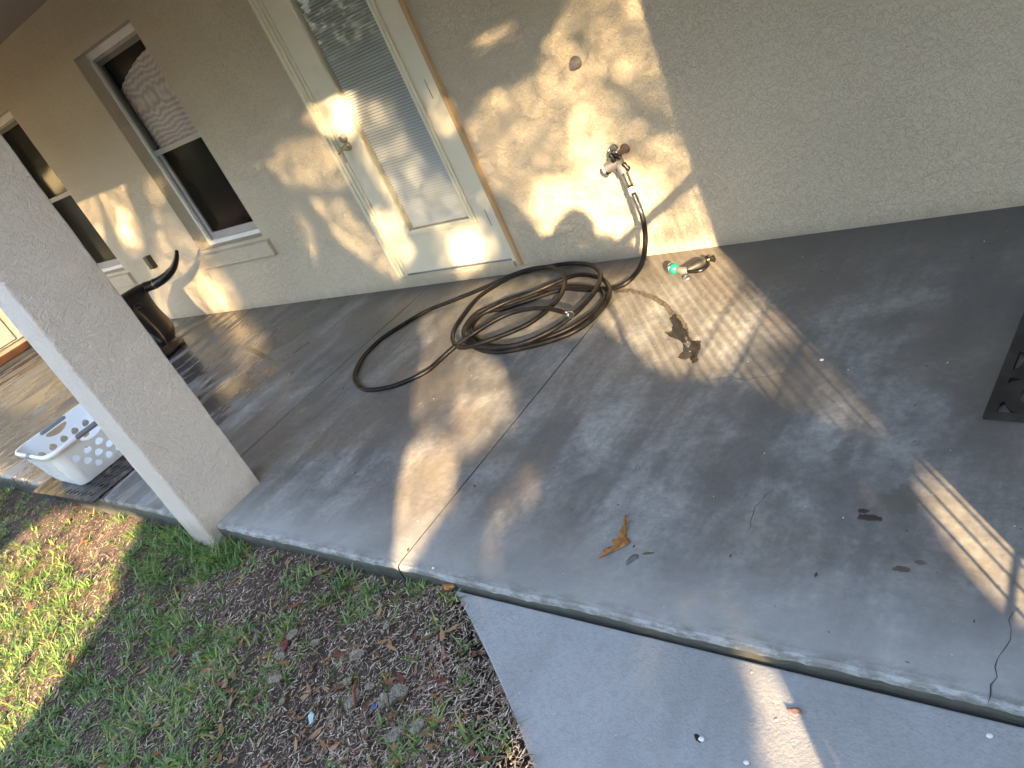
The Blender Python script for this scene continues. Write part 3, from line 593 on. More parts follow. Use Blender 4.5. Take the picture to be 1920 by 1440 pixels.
for sg in (1,-1):
    hp=catmull([(-6.30,yc+sg*.27,.535),(-6.26,yc+sg*.345,.522),(-6.16,yc+sg*.40,.535),(-6.02,yc+sg*.435,.58),(-5.90,yc+sg*.45,.645),(-5.815,yc+sg*.448,.705)],.02)
    N=len(hp); s=MB(); s.tube(hp,[.036*(1-(i/N))**.6+.008 for i in range(N)],14); s.build('horn',M['black_plastic'],bull)
    s=MB(); s.tube([hp[4]+Vector((0,0,0)),hp[4]+(hp[5]-hp[4])*.22],.0440,16); s.build('horn_band',M['dark_frame'],bull)
    ey=yc+sg*.115; s=MB(); ring(s,[(.004,.012),(.014,.008),(.018,0),(.022,-.006)],(-6.265,ey,.435),(1,0,.15),14); s.build('eye',M['black_plastic'],bull)
    s=MB(); s.tube(catmull([(-6.262,ey-.035,.44),(-6.25,ey-.01,.468),(-6.255,ey+.02,.462),(-6.27,ey+.04,.44)],.008),.006,8); s.build('brow',M['black_plastic'],bull)
s=MB(); s.tube(catmull([(-6.25,yc,.40),(-6.13,yc,.30),(-6.05,yc,.20),(-6.04,yc,.13)],.02),[.10-.0035*i for i in range(99)][:len(catmull([(-6.25,yc,.40),(-6.13,yc,.30),(-6.05,yc,.20),(-6.04,yc,.13)],.02))],18); s.build('muzzle',M['black_plastic'],bull)

# ---------------------------------------------------------------- laundry basket
bk=thing('laundry_basket',(-5.15,1.30,.012),'white plastic laundry basket with grey grips, standing on the wet mat by the pillar','laundry basket')
def rrect(u,hx,hy,r):
    """point and outward normal on a rounded rectangle, u in metres along the perimeter from (+x side, low y)"""
    a=2*(hy-r); b=2*(hx-r); q=math.pi*r/2; L=[a,q,b,q,a,q,b,q]; k_=0; u=u%sum(L)
    while u>L[k_]: u-=L[k_]; k_+=1
    if k_==0: return (hx,-hy+r+u,1,0)
    if k_==1: t=u/r; return (hx-r+r*math.cos(t),hy-r+r*math.sin(t),math.cos(t),math.sin(t))
    if k_==2: return (hx-r-u,hy,0,1)
    if k_==3: t=math.pi/2+u/r; return (-hx+r+r*math.cos(t),hy-r+r*math.sin(t),math.cos(t),math.sin(t))
    if k_==4: return (-hx,hy-r-u,-1,0)
    if k_==5: t=math.pi+u/r; return (-hx+r+r*math.cos(t),-hy+r+r*math.sin(t),math.cos(t),math.sin(t))
    if k_==6: return (-hx+r+u,-hy,0,-1)
    t=1.5*math.pi+u/r; return (hx-r+r*math.cos(t),-hy+r+r*math.sin(t),math.cos(t),math.sin(t))
HX,HY,RR=.285,.265,.08; PER=4*(HX-RR)+4*(HY-RR)+2*math.pi*RR; HB=.283
def bmap(off):
    def f_(p):
        u,v=p; x,y,nx_,ny_=rrect(u,HX,HY,RR); k_=.77+.23*(v/HB)**.8
        return (-5.075+x*k_+nx_*off,1.255+y*k_+ny_*off,.014+v)
    return f_
sy=2*(HY-RR); q4=math.pi*RR/2; sxl=2*(HX-RR)
def hole(cu,cv,w_,h_): 
    return [(cu+w_*math.cos(t)*(1-.28*math.sin(t)),cv+h_*math.sin(t)) for t in [i*math.pi/6+.2 for i in range(12)]]
holes=[]; 
for side,(u0,L) in enumerate(((0,sy),(sy+2*q4+sxl,sy))):
    for rI,(vv,cnt,sh) in enumerate(((.172,5,0),(.118,4,.5),(.064,3,1))):
        for c_ in range(cnt):
            uu=u0+.02+(c_+sh)*L/4.3
            holes.append(hole(uu,vv,.025,.021))
    holes.append([(u0+L/2+.075*math.cos(t),.240+.020*math.sin(t)+.006*math.cos(2*t)) for t in [i*math.pi/10 for i in range(20)]])
for u0 in (sy+q4,2*sy+3*q4+sxl):
    for rI in range(7):
        for c_ in range(9): holes.append([(u0+.03+c_*(sxl-.06)/8.2+a_*.014+(.012 if rI%2 else 0),.05+rI*.022+b_*.004) for a_,b_ in ((-1,-1),(1,-1),(1,1),(-1,1))])
outer=[(PER*i/120,0) for i in range(121)]+[(PER,HB*.5)]+[(PER*(120-i)/120,HB) for i in range(121)]+[(0,HB*.5)]
extra=[(PER*i/120+.001,HB*j_/8) for i in range(1,120) for j_ in range(1,8)]
vs,fs=plate(outer,holes,extra)
s=MB(); thick(s,vs,fs,bmap(.0015),bmap(-.0015)); s.build('basket_body',M['white_plastic'],bk)
s=MB(); vb=[bmap(0)((PER*i/48,0)) for i in range(48)]; s.add(vb,[tuple(range(48))]); s.add([(v[0],v[1],v[2]+.004) for v in vb],[tuple(range(48))[::-1]]); s.build('basket_floor',M['white_plastic'],bk)
s=MB(); pr=[(-.004,-.028),(.014,-.026),(.018,-.006),(.012,.004),(-.002,.004)]; vs=[]; N=96
for i in range(N):
    x,y,nx_,ny_=rrect(PER*i/N,HX,HY,RR); dz=.0
    for a_,b_ in pr: vs.append((-5.075+x+nx_*a_,1.255+y+ny_*a_,.014+HB+b_))
K=len(pr); s.add(vs,[(i*K+j_,((i+1)%N)*K+j_,((i+1)%N)*K+(j_+1)%K,i*K+(j_+1)%K) for i in range(N) for j_ in range(K)],0,True); s.build('rim',M['white_plastic'],bk)
for (u0,u1) in ((sy*.5-.09,sy*.5+.09),(sy+2*q4+sxl+sy*.5-.09,sy+2*q4+sxl+sy*.5+.09),(2*sy+3*q4+sxl+sxl*.5-.03,2*sy+3*q4+sxl+sxl*.5+.03)):
    s=MB(); P=[]
    for i in range(15):
        u=u0+(u1-u0)*i/14; x,y,nx_,ny_=rrect(u,HX,HY,RR); P.append((-5.075+x+nx_*.007,1.255+y+ny_*.007,.014+HB-.010))
    s.tube(P,[.012]+[.0165]*13+[.012],10); s.build('grip',M['grip_grey'],bk)

# ---------------------------------------------------------------- door mats
def matplate(corner,v1,v2,w_,h_,holes,th,name,mt,label,z0=.0):
    v1=Vector(v1).normalized(); v2=Vector(v2).normalized(); c0=Vector((corner[0],corner[1],0))
    V1=Vector((*v1,0)); V2=Vector((*v2,0))
    vs,fs=plate([(0,0),(w_,0),(w_,h_),(0,h_)],holes)
    s=MB(); thick(s,vs,fs,lambda p:c0+V1*p[0]+V2*p[1]+Vector((0,0,z0+th)),lambda p:c0+V1*p[0]+V2*p[1]+Vector((0,0,z0+.001)))
    return tag(s.build(name,mt,bevel=0),label,'door mat')
def arc(cx,cy,r0,r1,a0,a1,n=18,off=(0,0)):
    return [(cx+r1*math.cos(a0+(a1-a0)*i/n),cy+r1*math.sin(a0+(a1-a0)*i/n)) for i in range(n+1)]+[(cx+off[0]+r0*math.cos(a1+(a0-a1)*i/n),cy+off[1]+r0*math.sin(a1+(a0-a1)*i/n)) for i in range(n+1)]
H_=[]
# scroll mat: corner piece, big C scroll openings, small petals, mirrored
def scrolls(x,y,sx,sy):
    def T(P): return [(x+sx*a_,y+sy*b_) for a_,b_ in P]
    H_.append(T([(.026,.024),(.085,.024),(.07,.029),(.055,.040),(.045,.055),(.038,.072),(.028,.060)]))
    H_.append(T(arc(.115,.105,.022,.048,R(150),R(330),14,(.012,.012))))
    H_.append(T(arc(.115,.105,.060,.072,R(60),R(118),8)))
    H_.append(T([(.030,.150),(.040,.165),(.055,.172),(.040,.180),(.030,.178)]))
    H_.append(T(arc(.100,.235,.020,.040,R(120),R(300),12,(.010,.008))))
    H_.append(T([(.150,.150),(.185,.165),(.205,.20),(.190,.235),(.165,.205)]))
    H_.append(T([(.028,.215),(.042,.23),(.048,.26),(.042,.30),(.028,.31)]))
    H_.append(T([(.17,.026),(.215,.026),(.205,.06),(.185,.08),(.172,.05)]))
for sx,sy_,x,y in ((1,1,0,0),(-1,1,.46,0),(1,-1,0,.76),(-1,-1,.46,.76)): scrolls(x,y,sx,sy_)
matplate((-0.3816, 1.8578, 0),Vector((.094,-.010)),Vector((.047,.515)),.46,.76,H_,.012,'scroll_doormat',M['black_rubber'],'black rubber door mat with open scrollwork, cut off by the right edge')
H_=[]
for i in range(7):
    for j_ in range(5):
        cx_,cy_=.47+i*.055+(.027 if j_%2 else 0),.05+j_*.075
        if cx_>.84 or j_>4: continue
        a_=.6+.25*math.sin(i*2+j_); H_.append([(cx_+.019*math.cos(t)*math.cos(a_)-.009*math.sin(t)*math.sin(a_),cy_+.030*math.cos(t)*math.sin(a_)+.010*math.sin(t)*math.cos(a_)) for t in [q_*math.pi/5 for q_ in range(10)]])
matplate((-5.44,.925),Vector((1,.04)),Vector((-.02,1)),.90,.45,H_,.010,'wet_doormat',M['wet_rubber'],'wet black rubber door mat under the laundry basket at the slab edge',.001)

# ---------------------------------------------------------------- water on the patio
def flat(name,P,z,mt,jit=.004,seed=1,sub=6):
    r_=random.Random(seed); Q=[]
    for i in range(len(P)):
        a_=Vector(P[i]).to_2d(); b_=Vector(P[(i+1)%len(P)]).to_2d()
        for k_ in range(sub): q=a_.lerp(b_,k_/sub); Q.append((q.x+r_.uniform(-jit,jit),q.y+r_.uniform(-jit,jit)))
    vs,fs=plate(Q,[]); mb=MB(); mb.add([(x,y,z) for x,y in vs],fs); return tag(mb.build(name,mt),kind='structure')
flat('water_puddle',[(-1.6165, 2.4968, 0), (-1.6067, 2.5332, 0), (-1.5671, 2.5118, 0), (-1.5168, 2.4453, 0), (-1.487, 2.3912, 0), (-1.4622, 2.343, 0), (-1.43, 2.3104, 0), (-1.3943, 2.3077, 0), (-1.3789, 2.252, 0), (-1.3691, 2.2052, 0), (-1.3539, 2.173, -0), (-1.3671, 2.1563, 0), (-1.3954, 2.1924, 0), (-1.4172, 2.1793, 0), (-1.4507, 2.1986, -0), (-1.4465, 2.238, -0), (-1.4656, 2.2944, -0), (-1.5033, 2.3273, 0), (-1.5411, 2.3417, 0), (-1.5899, 2.3849, 0), (-1.5597, 2.3901, -0), (-1.5789, 2.4397, 0)],.0022,M['water'],.003)
flat('damp_trail',[(-2.0682, 2.8146, 0), (-1.9719, 2.7937, 0), (-1.8752, 2.7586, 0), (-1.7835, 2.7022, 0), (-1.7116, 2.6464, 0), (-1.6501, 2.5854, 0), (-1.5975, 2.5237, 0), (-1.6261, 2.5188, 0), (-1.6886, 2.5948, -0), (-1.7745, 2.6644, 0), (-1.8738, 2.7253, 0), (-1.9634, 2.7584, 0), (-2.042, 2.7758, 0)],.0018,M['damp'],.003,2)
flat('damp_trail',[(-5.1248, 2.5124, 0), (-5.0141, 2.5118, 0), (-4.7648, 2.4309, 0), (-4.4423, 2.3093, 0), (-4.5184, 2.3187, 0), (-4.8023, 2.4074, 0), (-5.0595, 2.4813, 0)],.0018,M['damp'],.004,3)

# ---------------------------------------------------------------- loose things
def leaf(name,P,z0,curl,mt,label,cat='leaf',mid=None):
    """P: outline on the floor; the rim lifts with curl"""
    P2=[Vector(p).to_2d() for p in P]; c0=sum(P2,Vector((0,0)))/len(P2)
    vs,fs=plate([tuple(p) for p in P2],[],[tuple(c0.lerp(p,.5)) for p in P2])
    R_max=max((p-c0).length for p in P2)
    def zf(p):
        d_=(Vector(p)-c0).length/R_max; return z0+curl*(d_**2)*(.6+.4*math.sin(p[0]*70+p[1]*90))
    s=MB(); thick(s,vs,fs,lambda p:(p[0],p[1],zf(p)+.0008),lambda p:(p[0],p[1],zf(p)),0,True); o=s.build(name,mt); return tag(o,label,cat)
def solid(name,c0,c1,sc=60,rough=.55):
    m=mat(name,c0,rough); k=NT(m); k.set('Base Color',k.mix(k.ramp(k.noise(sc,4,.65),[(.4,0),(.65,1)]),c0,c1)); return m
tan=solid('tan_leaf',(.40,.19,.055),(.20,.08,.025),90); grey=solid('grey_leaf',(.12,.12,.13),(.16,.16,.17)); grn=solid('green_leaf',(.07,.14,.05),(.05,.10,.04)); red=solid('red_leaf',(.16,.03,.025),(.08,.02,.02)); pnk=solid('pinkish_leaf',(.36,.24,.20),(.22,.12,.08))
bl=leaf('fallen_leaf',[(-1.2544, 1.3418, 0), (-1.246, 1.3363, 0), (-1.2392, 1.3036, 0), (-1.2229, 1.2709, 0), (-1.2051, 1.261, 0), (-1.199, 1.2449, 0), (-1.2102, 1.2344, 0), (-1.2221, 1.2215, 0), (-1.2374, 1.2081, 0), (-1.2497, 1.1888, 0), (-1.2705, 1.1785, 0), (-1.2657, 1.2049, 0), (-1.2592, 1.2211, 0), (-1.2489, 1.2338, 0), (-1.263, 1.2465, 0), (-1.263, 1.2574, 0), (-1.247, 1.2558, 0), (-1.2535, 1.2833, 0), (-1.2552, 1.3167, 0)],.002,.022,tan,'large curled tan leaf lying near the middle of the patio')
s=MB(); s.tube(catmull([Vector((-1.2359, 1.3201, 0.02)),Vector((-1.2265, 1.2582, 0.008)),Vector((-1.237, 1.2133, 0.008)),Vector((-1.2539, 1.1631, 0.02))],.02),.0014,5); s.build('midrib',tan,bl)
leaf('fallen_leaf',[(-1.1728, 1.1667, 0), (-1.1788, 1.1859, 0), (-1.1748, 1.2032, 0), (-1.1638, 1.2135, 0), (-1.1523, 1.2116, 0), (-1.1484, 1.2, 0), (-1.1579, 1.1941, 0), (-1.1621, 1.181, 0)],.002,.003,grey,'flat dark grey leaf just below the large tan leaf')
leaf('fallen_leaf',[(-1.146, 1.2169, 0), (-1.1374, 1.2247, 0), (-1.1218, 1.2287, 0), (-1.1077, 1.2283, 0), (-1.1187, 1.2221, 0), (-1.1338, 1.2172, 0)],.002,.002,grn,'thin green sliver of leaf right of the grey leaf')
for o_ in [bl]: pass
def kleaf(P,zz,curl,mt,label): return leaf('fallen_leaf',P,zz,curl,mt,label)
kleaf([(-0.6373, 0.8873), (-0.6273, 0.8931), (-0.6135, 0.8975), (-0.604, 0.8925), (-0.6033, 0.8821), (-0.6131, 0.8763), (-0.6233, 0.8796)],-.032,.01,pnk,'small pinkish brown leaf lying on the walkway beside the sun streak')
kleaf([(-1.7814, 0.9797), (-1.7724, 0.9929), (-1.7531, 0.9994), (-1.7393, 0.9912), (-1.7461, 0.9785), (-1.7607, 0.9664)],-.03,.015,solid('orange_leaf',(.50,.20,.06),(.55,.33,.12)),'orange leaf tucked at the pointed corner of the walkway')
kleaf([(-2.2806, 0.6083), (-2.3077, 0.6435), (-2.3221, 0.6739), (-2.288, 0.6646), (-2.252, 0.6295), (-2.245, 0.6029)],-.04,.02,red,'dark red leaf standing in the litter of the lawn')
kleaf([(-1.5241, 0.5737), (-1.5097, 0.5917), (-1.4759, 0.6011), (-1.4584, 0.5971), (-1.4764, 0.5814), (-1.5089, 0.5705)],-.04,.015,solid('amber_leaf',(.50,.20,.06),(.36,.15,.05)),'long amber leaf in the litter near the bottom of the lawn')
kleaf([(-2.091, 0.4601), (-2.0933, 0.4788), (-2.083, 0.48), (-2.0669, 0.462), (-2.0665, 0.445), (-2.0816, 0.4477)],-.04,.012,solid('olive_leaf',(.22,.21,.12),(.14,.13,.08)),'pale olive oval leaf lying in the brown litter')
kleaf([(-1.9323, 0.455), (-1.9321, 0.4715), (-1.9147, 0.468), (-1.895, 0.4457), (-1.8987, 0.4374)],-.036,.004,solid('pale_blue_scrap',(.35,.5,.5),(.4,.55,.55)),'small pale blue scrap in the lawn litter')
kleaf([(-1.7327, 0.5556), (-1.7306, 0.5634), (-1.7207, 0.563), (-1.7109, 0.5502), (-1.7205, 0.5454)],-.034,.004,solid('blue_scrap',(.04,.09,.28),(.03,.06,.2)),'tiny bright blue scrap in the lawn litter')
def pebble(c0,r_,mt,label,name='pebble',sq=.5):
    s=MB(); n=10; vs=[]; rr=random.Random(int(c0[0]*1e4))
    for i in range(7):
        ph=math.pi*i/6
        for j_ in range(n): t=2*math.pi*j_/n; q=r_*(1+rr.uniform(-.12,.12)); vs.append((c0[0]+q*math.sin(ph)*math.cos(t)*1.2,c0[1]+q*math.sin(ph)*math.sin(t),c0[2]+r_*sq+q*sq*math.cos(ph)))
    s.add(vs,[(i*n+j_,i*n+(j_+1)%n,(i+1)*n+(j_+1)%n,(i+1)*n+j_) for i in range(6) for j_ in range(n)],0,True); return tag(s.build(name,mt,merge=True),label,name.replace('_',' '))
a_=(-0.7883, 0.7627); pebble((a_[0],a_[1],-.035),.0065,M['pebble'],'round white pebble on the walkway with a dark stain beside it')
a_=(-0.6781, 0.7441); pebble((a_[0],a_[1],-.035),.0055,M['pebble'],'white chip at the very bottom of the walkway near the sun streak')
a_=(-0.2622, 0.947); pebble((a_[0],a_[1],-.035),.0055,M['pebble'],'white chip on the walkway at the far right')
a_=(-0.8888, 2.1556, 0); pebble((a_[0],a_[1],0),.006,M['pebble'],'white chip on the patio inside the striped sunlight')
a_=(-1.847, 1.022, 0); pebble((a_[0],a_[1],0),.005,M['pebble'],'white chip near the slab edge right of the joint')
flat('dark_stain',[(-0.8097, 0.7676), (-0.805, 0.7719), (-0.7934, 0.769), (-0.7851, 0.7611), (-0.79, 0.7541), (-0.8015, 0.7569)],-.0335,M['water'],.001,5,3)
# grit scattered on the patio and the walkway
def scatter_flat(name,n,xr,yr,z,mt,lmin,lmax,wr,inside=None,lift=.001):
    x=rng.uniform(*xr,n); y=rng.uniform(*yr,n)
    if inside is not None: k_=inside(x,y); x,y=x[k_],y[k_]; n=len(x)
    th=rng.uniform(0,2*np.pi,n); L=lmin+(lmax-lmin)*rng.random(n)**2.5; Wd=L*rng.uniform(*wr,n); V=np.zeros((n,4,3))
    for i,(a1,b1) in enumerate(((-1,0),(0,-1),(1,0),(0,1))):
        V[:,i,0]=x+a1*L*np.cos(th)-b1*Wd*np.sin(th); V[:,i,1]=y+a1*L*np.sin(th)+b1*Wd*np.cos(th); V[:,i,2]=z+lift+rng.uniform(0,.002,n)
    return mesh_quads(name,V,mt)
def mesh_quads(name,V,mt,parent=None,smooth=False,segs=None):
    n=V.shape[0]; k_=V.shape[1]; me=bpy.data.meshes.new(name); vs=V.reshape(-1,3)
    me.vertices.add(len(vs)); me.vertices.foreach_set('co',vs.ravel().astype(np.float32))
    if k_==4: loops=np.arange(n*4); nf=n
    else: # strips of pairs
        m_=k_//2-1; base=(np.arange(n)*k_)[:,None]; q=np.array([[2*i,2*i+1,2*i+3,2*i+2] for i in range(m_)]).ravel()[None,:]; loops=(base+q).ravel(); nf=n*m_
    me.loops.add(len(loops)); me.loops.foreach_set('vertex_index',loops.astype(np.int32)); me.polygons.add(nf)
    me.polygons.foreach_set('loop_start',(np.arange(nf)*4).astype(np.int32)); me.update(calc_edges=True); me.materials.append(mt)
    if smooth: me.polygons.foreach_set('use_smooth',[True]*nf)
    o=bpy.data.objects.new(name,me); C.objects.link(o); WL[o.name]=Vector((0,0,0))
    if parent is not None: o.parent=parent; o.matrix_parent_inverse=Matrix.Translation(-WL[parent.name])
    return o
tag(scatter_flat('dark_grit',520,(-6.5,0),(1.03,3.0),.0,solid('grit_dark',(.05,.035,.025),(.10,.07,.05)),.0012,.011,(.15,.5)),'dark specks and crumbs scattered over the patio','debris',kind='stuff')
tag(scatter_flat('pale_grit',260,(-6.5,0),(1.03,3.0),.0,M['pebble'],.0008,.0042,(.4,.8)),'tiny pale specks scattered over the patio','debris',kind='stuff')
tag(scatter_flat('walkway_grit',420,(-1.6,.2),(.2,.96),-.035,solid('grit_walk',(.5,.48,.44),(.08,.06,.05),9),.0008,.0055,(.3,.8),lambda x,y:y>(.994-(x+1.766)*.62+.25*np.clip(x+1.2,0,9))),'pale and dark crumbs scattered over the walkway','debris',kind='stuff')

# ---------------------------------------------------------------- lawn: litter, leaves, grass
wkp=np.array(wk)
def inpoly(x,y,P):
    P=np.asarray(P); c_=np.zeros(len(x),bool); j_=len(P)-1
    for i in range(len(P)):
        xi,yi=P[i]; xj,yj=P[j_]
        if yi!=yj: c_^=((yi>y)!=(yj>y))&(x<(xj-xi)*(y-yi)/(yj-yi)+xi)
        j_=i
    return c_
def on_lawn(x,y): return (y<.985)&~inpoly(x,y,wkp)&~((x>-3.49)&(x<-3.24)&(y>.93))
def samp(n,near=True):
    # more points where the lawn is close to the viewer
    x=rng.uniform(-8.5,-.8,n); y=rng.uniform(-1.2,.99,n); k_=on_lawn(x,y); return x[k_],y[k_]
def strips(x,y,L,Wd,th,arch,tilt,segs=3,z0=None,side=0):
    n=len(x); k_=2*(segs+1); V=np.zeros((n,k_,3)); z=lawn_z(x,y) if z0 is None else z0
    cx_,sx_=np.cos(th),np.sin(th)
    for i in range(segs+1):
        t=i/segs; f_=t*L; h=np.sin(tilt)*f_-arch*L*t*t; r_=np.cos(tilt)*f_; wd=Wd*(1-t**1.6*.96)*(.65+.35*min(1,t*3))
        bx=x+cx_*r_+side*sx_*t*t*L; by=y+sx_*r_-side*cx_*t*t*L
        V[:,2*i,0]=bx-sx_*wd; V[:,2*i,1]=by+cx_*wd; V[:,2*i+1,0]=bx+sx_*wd; V[:,2*i+1,1]=by-cx_*wd; V[:,2*i,2]=V[:,2*i+1,2]=z+np.maximum(h,.001+.004*t)
    return V
# litter
x,y=samp(420000); d_=np.hypot(x,y); kp=rng.random(len(x))<np.clip(2.6/d_**1.6,.12,1); x,y=x[kp],y[kp]; n=len(x)
th=rng.normal(.5,1.1,n); L=.004+.036*rng.random(n)**2.2; V=strips(x,y,L,(.0005+.0026*rng.random(n)**1.5),th,rng.uniform(-.1,.2,n),rng.uniform(.0,.25,n),2,lawn_z(x,y)+rng.uniform(-.001,.010,n),rng.uniform(-.13,.13,n))
tag(mesh_quads('straw_litter',V,M['straw']),'dry brown straw and mulch covering the bare lawn','litter',kind='stuff')
# small dry leaves, more of them at the lower right of the lawn
x,y=samp(14000); kp=rng.random(len(x))<np.clip(.10+.9*np.exp(-((x+1.75)/.45)**2-((y-.42)/.4)**2)+.12*(x>-3),0,1)*1.0; x,y=x[kp],y[kp]; n=len(x); th=rng.uniform(0,6.28,n); L=.006+.022*rng.random(n)**1.6; Wd=L*rng.uniform(.22,.42,n)
V=np.zeros((n,8,3)); z=lawn_z(x,y)+rng.uniform(.004,.014,n); tx=rng.normal(0,.3,n)
for i,(t,wf) in enumerate(((-1,.03),(-.35,1),(.35,.95),(1,.03))):
    for j_,sg in enumerate((-1,1)):
        V[:,2*i+j_,0]=x+np.cos(th)*t*L-sg*np.sin(th)*wf*Wd; V[:,2*i+j_,1]=y+np.sin(th)*t*L+sg*np.cos(th)*wf*Wd; V[:,2*i+j_,2]=z+tx*t*L+.25*wf*Wd+.12*L*t*t*2
tag(mesh_quads('leaf_litter',V,M['dryleaf'],smooth=True),'small dry brown and orange leaves strewn over the lawn','litter',kind='stuff')
# grass density: (region, clumps per square metre, blade length)
GR=[([(-4.577, 0.3438), (-4.9193, 0.6589), (-4.1769, 0.6444), (-3.6599, 0.5534), (-3.2089, 0.6858), (-2.7047, 0.6157), (-2.3859, 0.6502), (-2.1312, 0.5471), (-2.1121, 0.4341), (-2.1098, 0.252), (-2.3434, 0.169), (-3.1905, -0.1321)],520,.075),
([(-4.5943, 1.0084), (-4.115, 0.9759), (-3.6879, 1.0053), (-3.3304, 0.9772), (-3.0696, 1.0226), (-2.9336, 0.9227), (-3.1049, 0.7678), (-3.5463, 0.6416), (-3.8856, 0.7725)],760,.08),
([(-3.7321, 0.9982), (-3.2167, 1.0303), (-3.0001, 0.9715), (-3.1405, 0.8513), (-3.5662, 0.8671)],1100,.125),
([(-2.7417, 0.9309), (-2.3442, 0.9571), (-2.1784, 0.9791), (-2.0965, 0.9107), (-2.0207, 0.7906), (-2.2712, 0.7736), (-2.5459, 0.8343)],420,.085),
([(-2.0803, 0.9999), (-1.9311, 1.0195), (-1.8559, 0.9772), (-1.9075, 0.9309)],420,.09),
([(-2.6434, 0.6817), (-2.3951, 0.7675), (-2.1146, 0.6352), (-2.1494, 0.5623), (-2.3771, 0.5392)],420,.08),
([(-2.206, 0.6095), (-2.0796, 0.8209), (-1.8038, 0.7027), (-1.8441, 0.5382), (-1.9944, 0.5289)],75,.075),
([(-1.8274, 0.84), (-1.6292, 0.8906), (-1.5074, 0.7872), (-1.6368, 0.6756)],80,.07),
([(-1.6223, 0.5565), (-1.3823, 0.619), (-1.2825, 0.6365), (-1.1776, 0.5834), (-1.5811, 0.44)],260,.085),
([(-1.9737, 0.3696), (-1.6781, 0.4706), (-1.5975, 0.4342), (-1.9523, 0.308)],260,.075),
([(-1.3643, 0.6735), (-1.3058, 0.6841), (-1.1776, 0.5834), (-1.2469, 0.5588)],420,.085),
([(-6.1729, 0.8914), (-5.5393, 0.9736), (-4.5492, 0.9507), (-4.5845, 0.759), (-4.9944, 0.6876), (-5.1358, 0.5355)],150,.05),
([(-5.1686, 0.9742), (-4.3832, 0.9755), (-4.1579, 0.9298), (-4.5384, 0.9102)],230,.06)]
x,y=samp(60000); base=np.full(len(x),45.); ln=np.full(len(x),.065)
nzf=.5+.5*np.sin(x*11+1.3*np.sin(y*9))*np.sin(y*13+1.7*np.sin(x*7))
base=np.where(x<-3.6,330*(.25+.9*nzf),base+30*nzf)
far=(y<.2); base=np.where(far&(x<-2.2),500.,base)
for P,dn,l_ in GR:
    k_=inpoly(x,y,P); base=np.where(k_,dn*(.45+.8*nzf),base); ln=np.where(k_,l_,ln)
bare=inpoly(x,y,[(-4.6635, 0.8277), (-4.1908, 0.9642), (-3.6946, 0.6741), (-4.0164, 0.5724), (-4.4365, 0.6301)]); base=np.where(bare,25,base)
A_=(8.5-.8)*(.99+1.2); kp=rng.random(len(x))<base*A_/60000; x,y,ln=x[kp],y[kp],ln[kp]
nb=10; X_=np.repeat(x,nb)+rng.normal(0,.010,len(x)*nb); Y_=np.repeat(y,nb)+rng.normal(0,.010,len(x)*nb); LN=np.repeat(ln,nb); k_=on_lawn(X_,Y_); X_,Y_,LN=X_[k_],Y_[k_],LN[k_]; n=len(X_)
tilt=rng.uniform(.15,1.15,n); V=strips(X_,Y_,LN*rng.uniform(.55,1.25,n),rng.uniform(.0022,.0046,n),rng.uniform(0,6.28,n),rng.uniform(.1,.65,n),tilt,4,None,rng.uniform(-.35,.35,n))
tag(mesh_quads('grass',V,M['grass'],smooth=True),'patchy green grass blades growing on the lawn','grass',kind='stuff')
print('grass blades',n)
# fluffy grey clumps in the litter
FL=(((-2.1532, 0.6719),.020,.7,'round grey fluff clump right of the dark red leaf'),((-2.2738, 0.6661),.026,1.3,'long grey fluff clump behind the dark red leaf'),((-2.237, 0.5835),.024,.3,'grey fluff clump below the dark red leaf'),((-2.1675, 0.5097),.030,.5,'flattened grey fluff clump low at the left of the litter'),((-1.9289, 0.6772),.030,.8,'grey fluff clump on a thin twig in the middle of the litter'),((-1.8282, 0.5524),.032,1.3,'upright grey fluff clump beside the brown stem'),((-1.7178, 0.5925),.034,.7,'large grey fluff clump left part of the pair beside the bent twig'),((-1.6959, 0.6302),.036,.2,'largest grey fluff clump, upper right of the bent twig'),((-1.8089, 0.6086),.018,.4,'small grey fluff clump above the pair near the bent twig'),((-1.9035, 0.5953),.020,.2,'small grey fluff clump above the upright one'),((-1.5336, 0.5475),.024,1.0,'narrow pale grey fluff clump beside the amber leaf'),((-1.5986, 0.5109),.034,.8,'ragged grey fluff clump at the bottom of the litter'),((-1.907, 0.8024),.016,1.4,'small grey fluff clump near the top of the litter'),((-2.7084, 0.4921),.022,.6,'grey fluff clump among green grass left of the litter'))
for (c0,r_,an,lb) in FL:
    N=700; u=rng.normal(0,1,(N,3)); u/=np.linalg.norm(u,axis=1)[:,None]; rr=r_*rng.uniform(.2,1,(N,1))**.5*.62; P=u*rr*np.array([[1.35,.75,.55]]); ca,sa=math.cos(an),math.sin(an)
    P=np.stack([P[:,0]*ca-P[:,1]*sa,P[:,0]*sa+P[:,1]*ca,P[:,2]],1); zc=float(lawn_z(np.array([c0[0]]),np.array([c0[1]]))[0])+.013+r_*.3
    P+=np.array([[c0[0],c0[1],zc]]); dr=rng.normal(0,1,(N,3)); dr/=np.linalg.norm(dr,axis=1)[:,None]; sd=np.cross(dr,rng.normal(0,1,(N,3))); sd/=np.linalg.norm(sd,axis=1)[:,None]; l_=r_*.28
    V=np.stack([P-dr*l_,P-sd*.0009,P+dr*l_,P+sd*.0009],1); o_=mesh_quads('fluff_clump',V,M['moss']); tag(o_,lb,'fluff','grey fluff clumps in the litter')
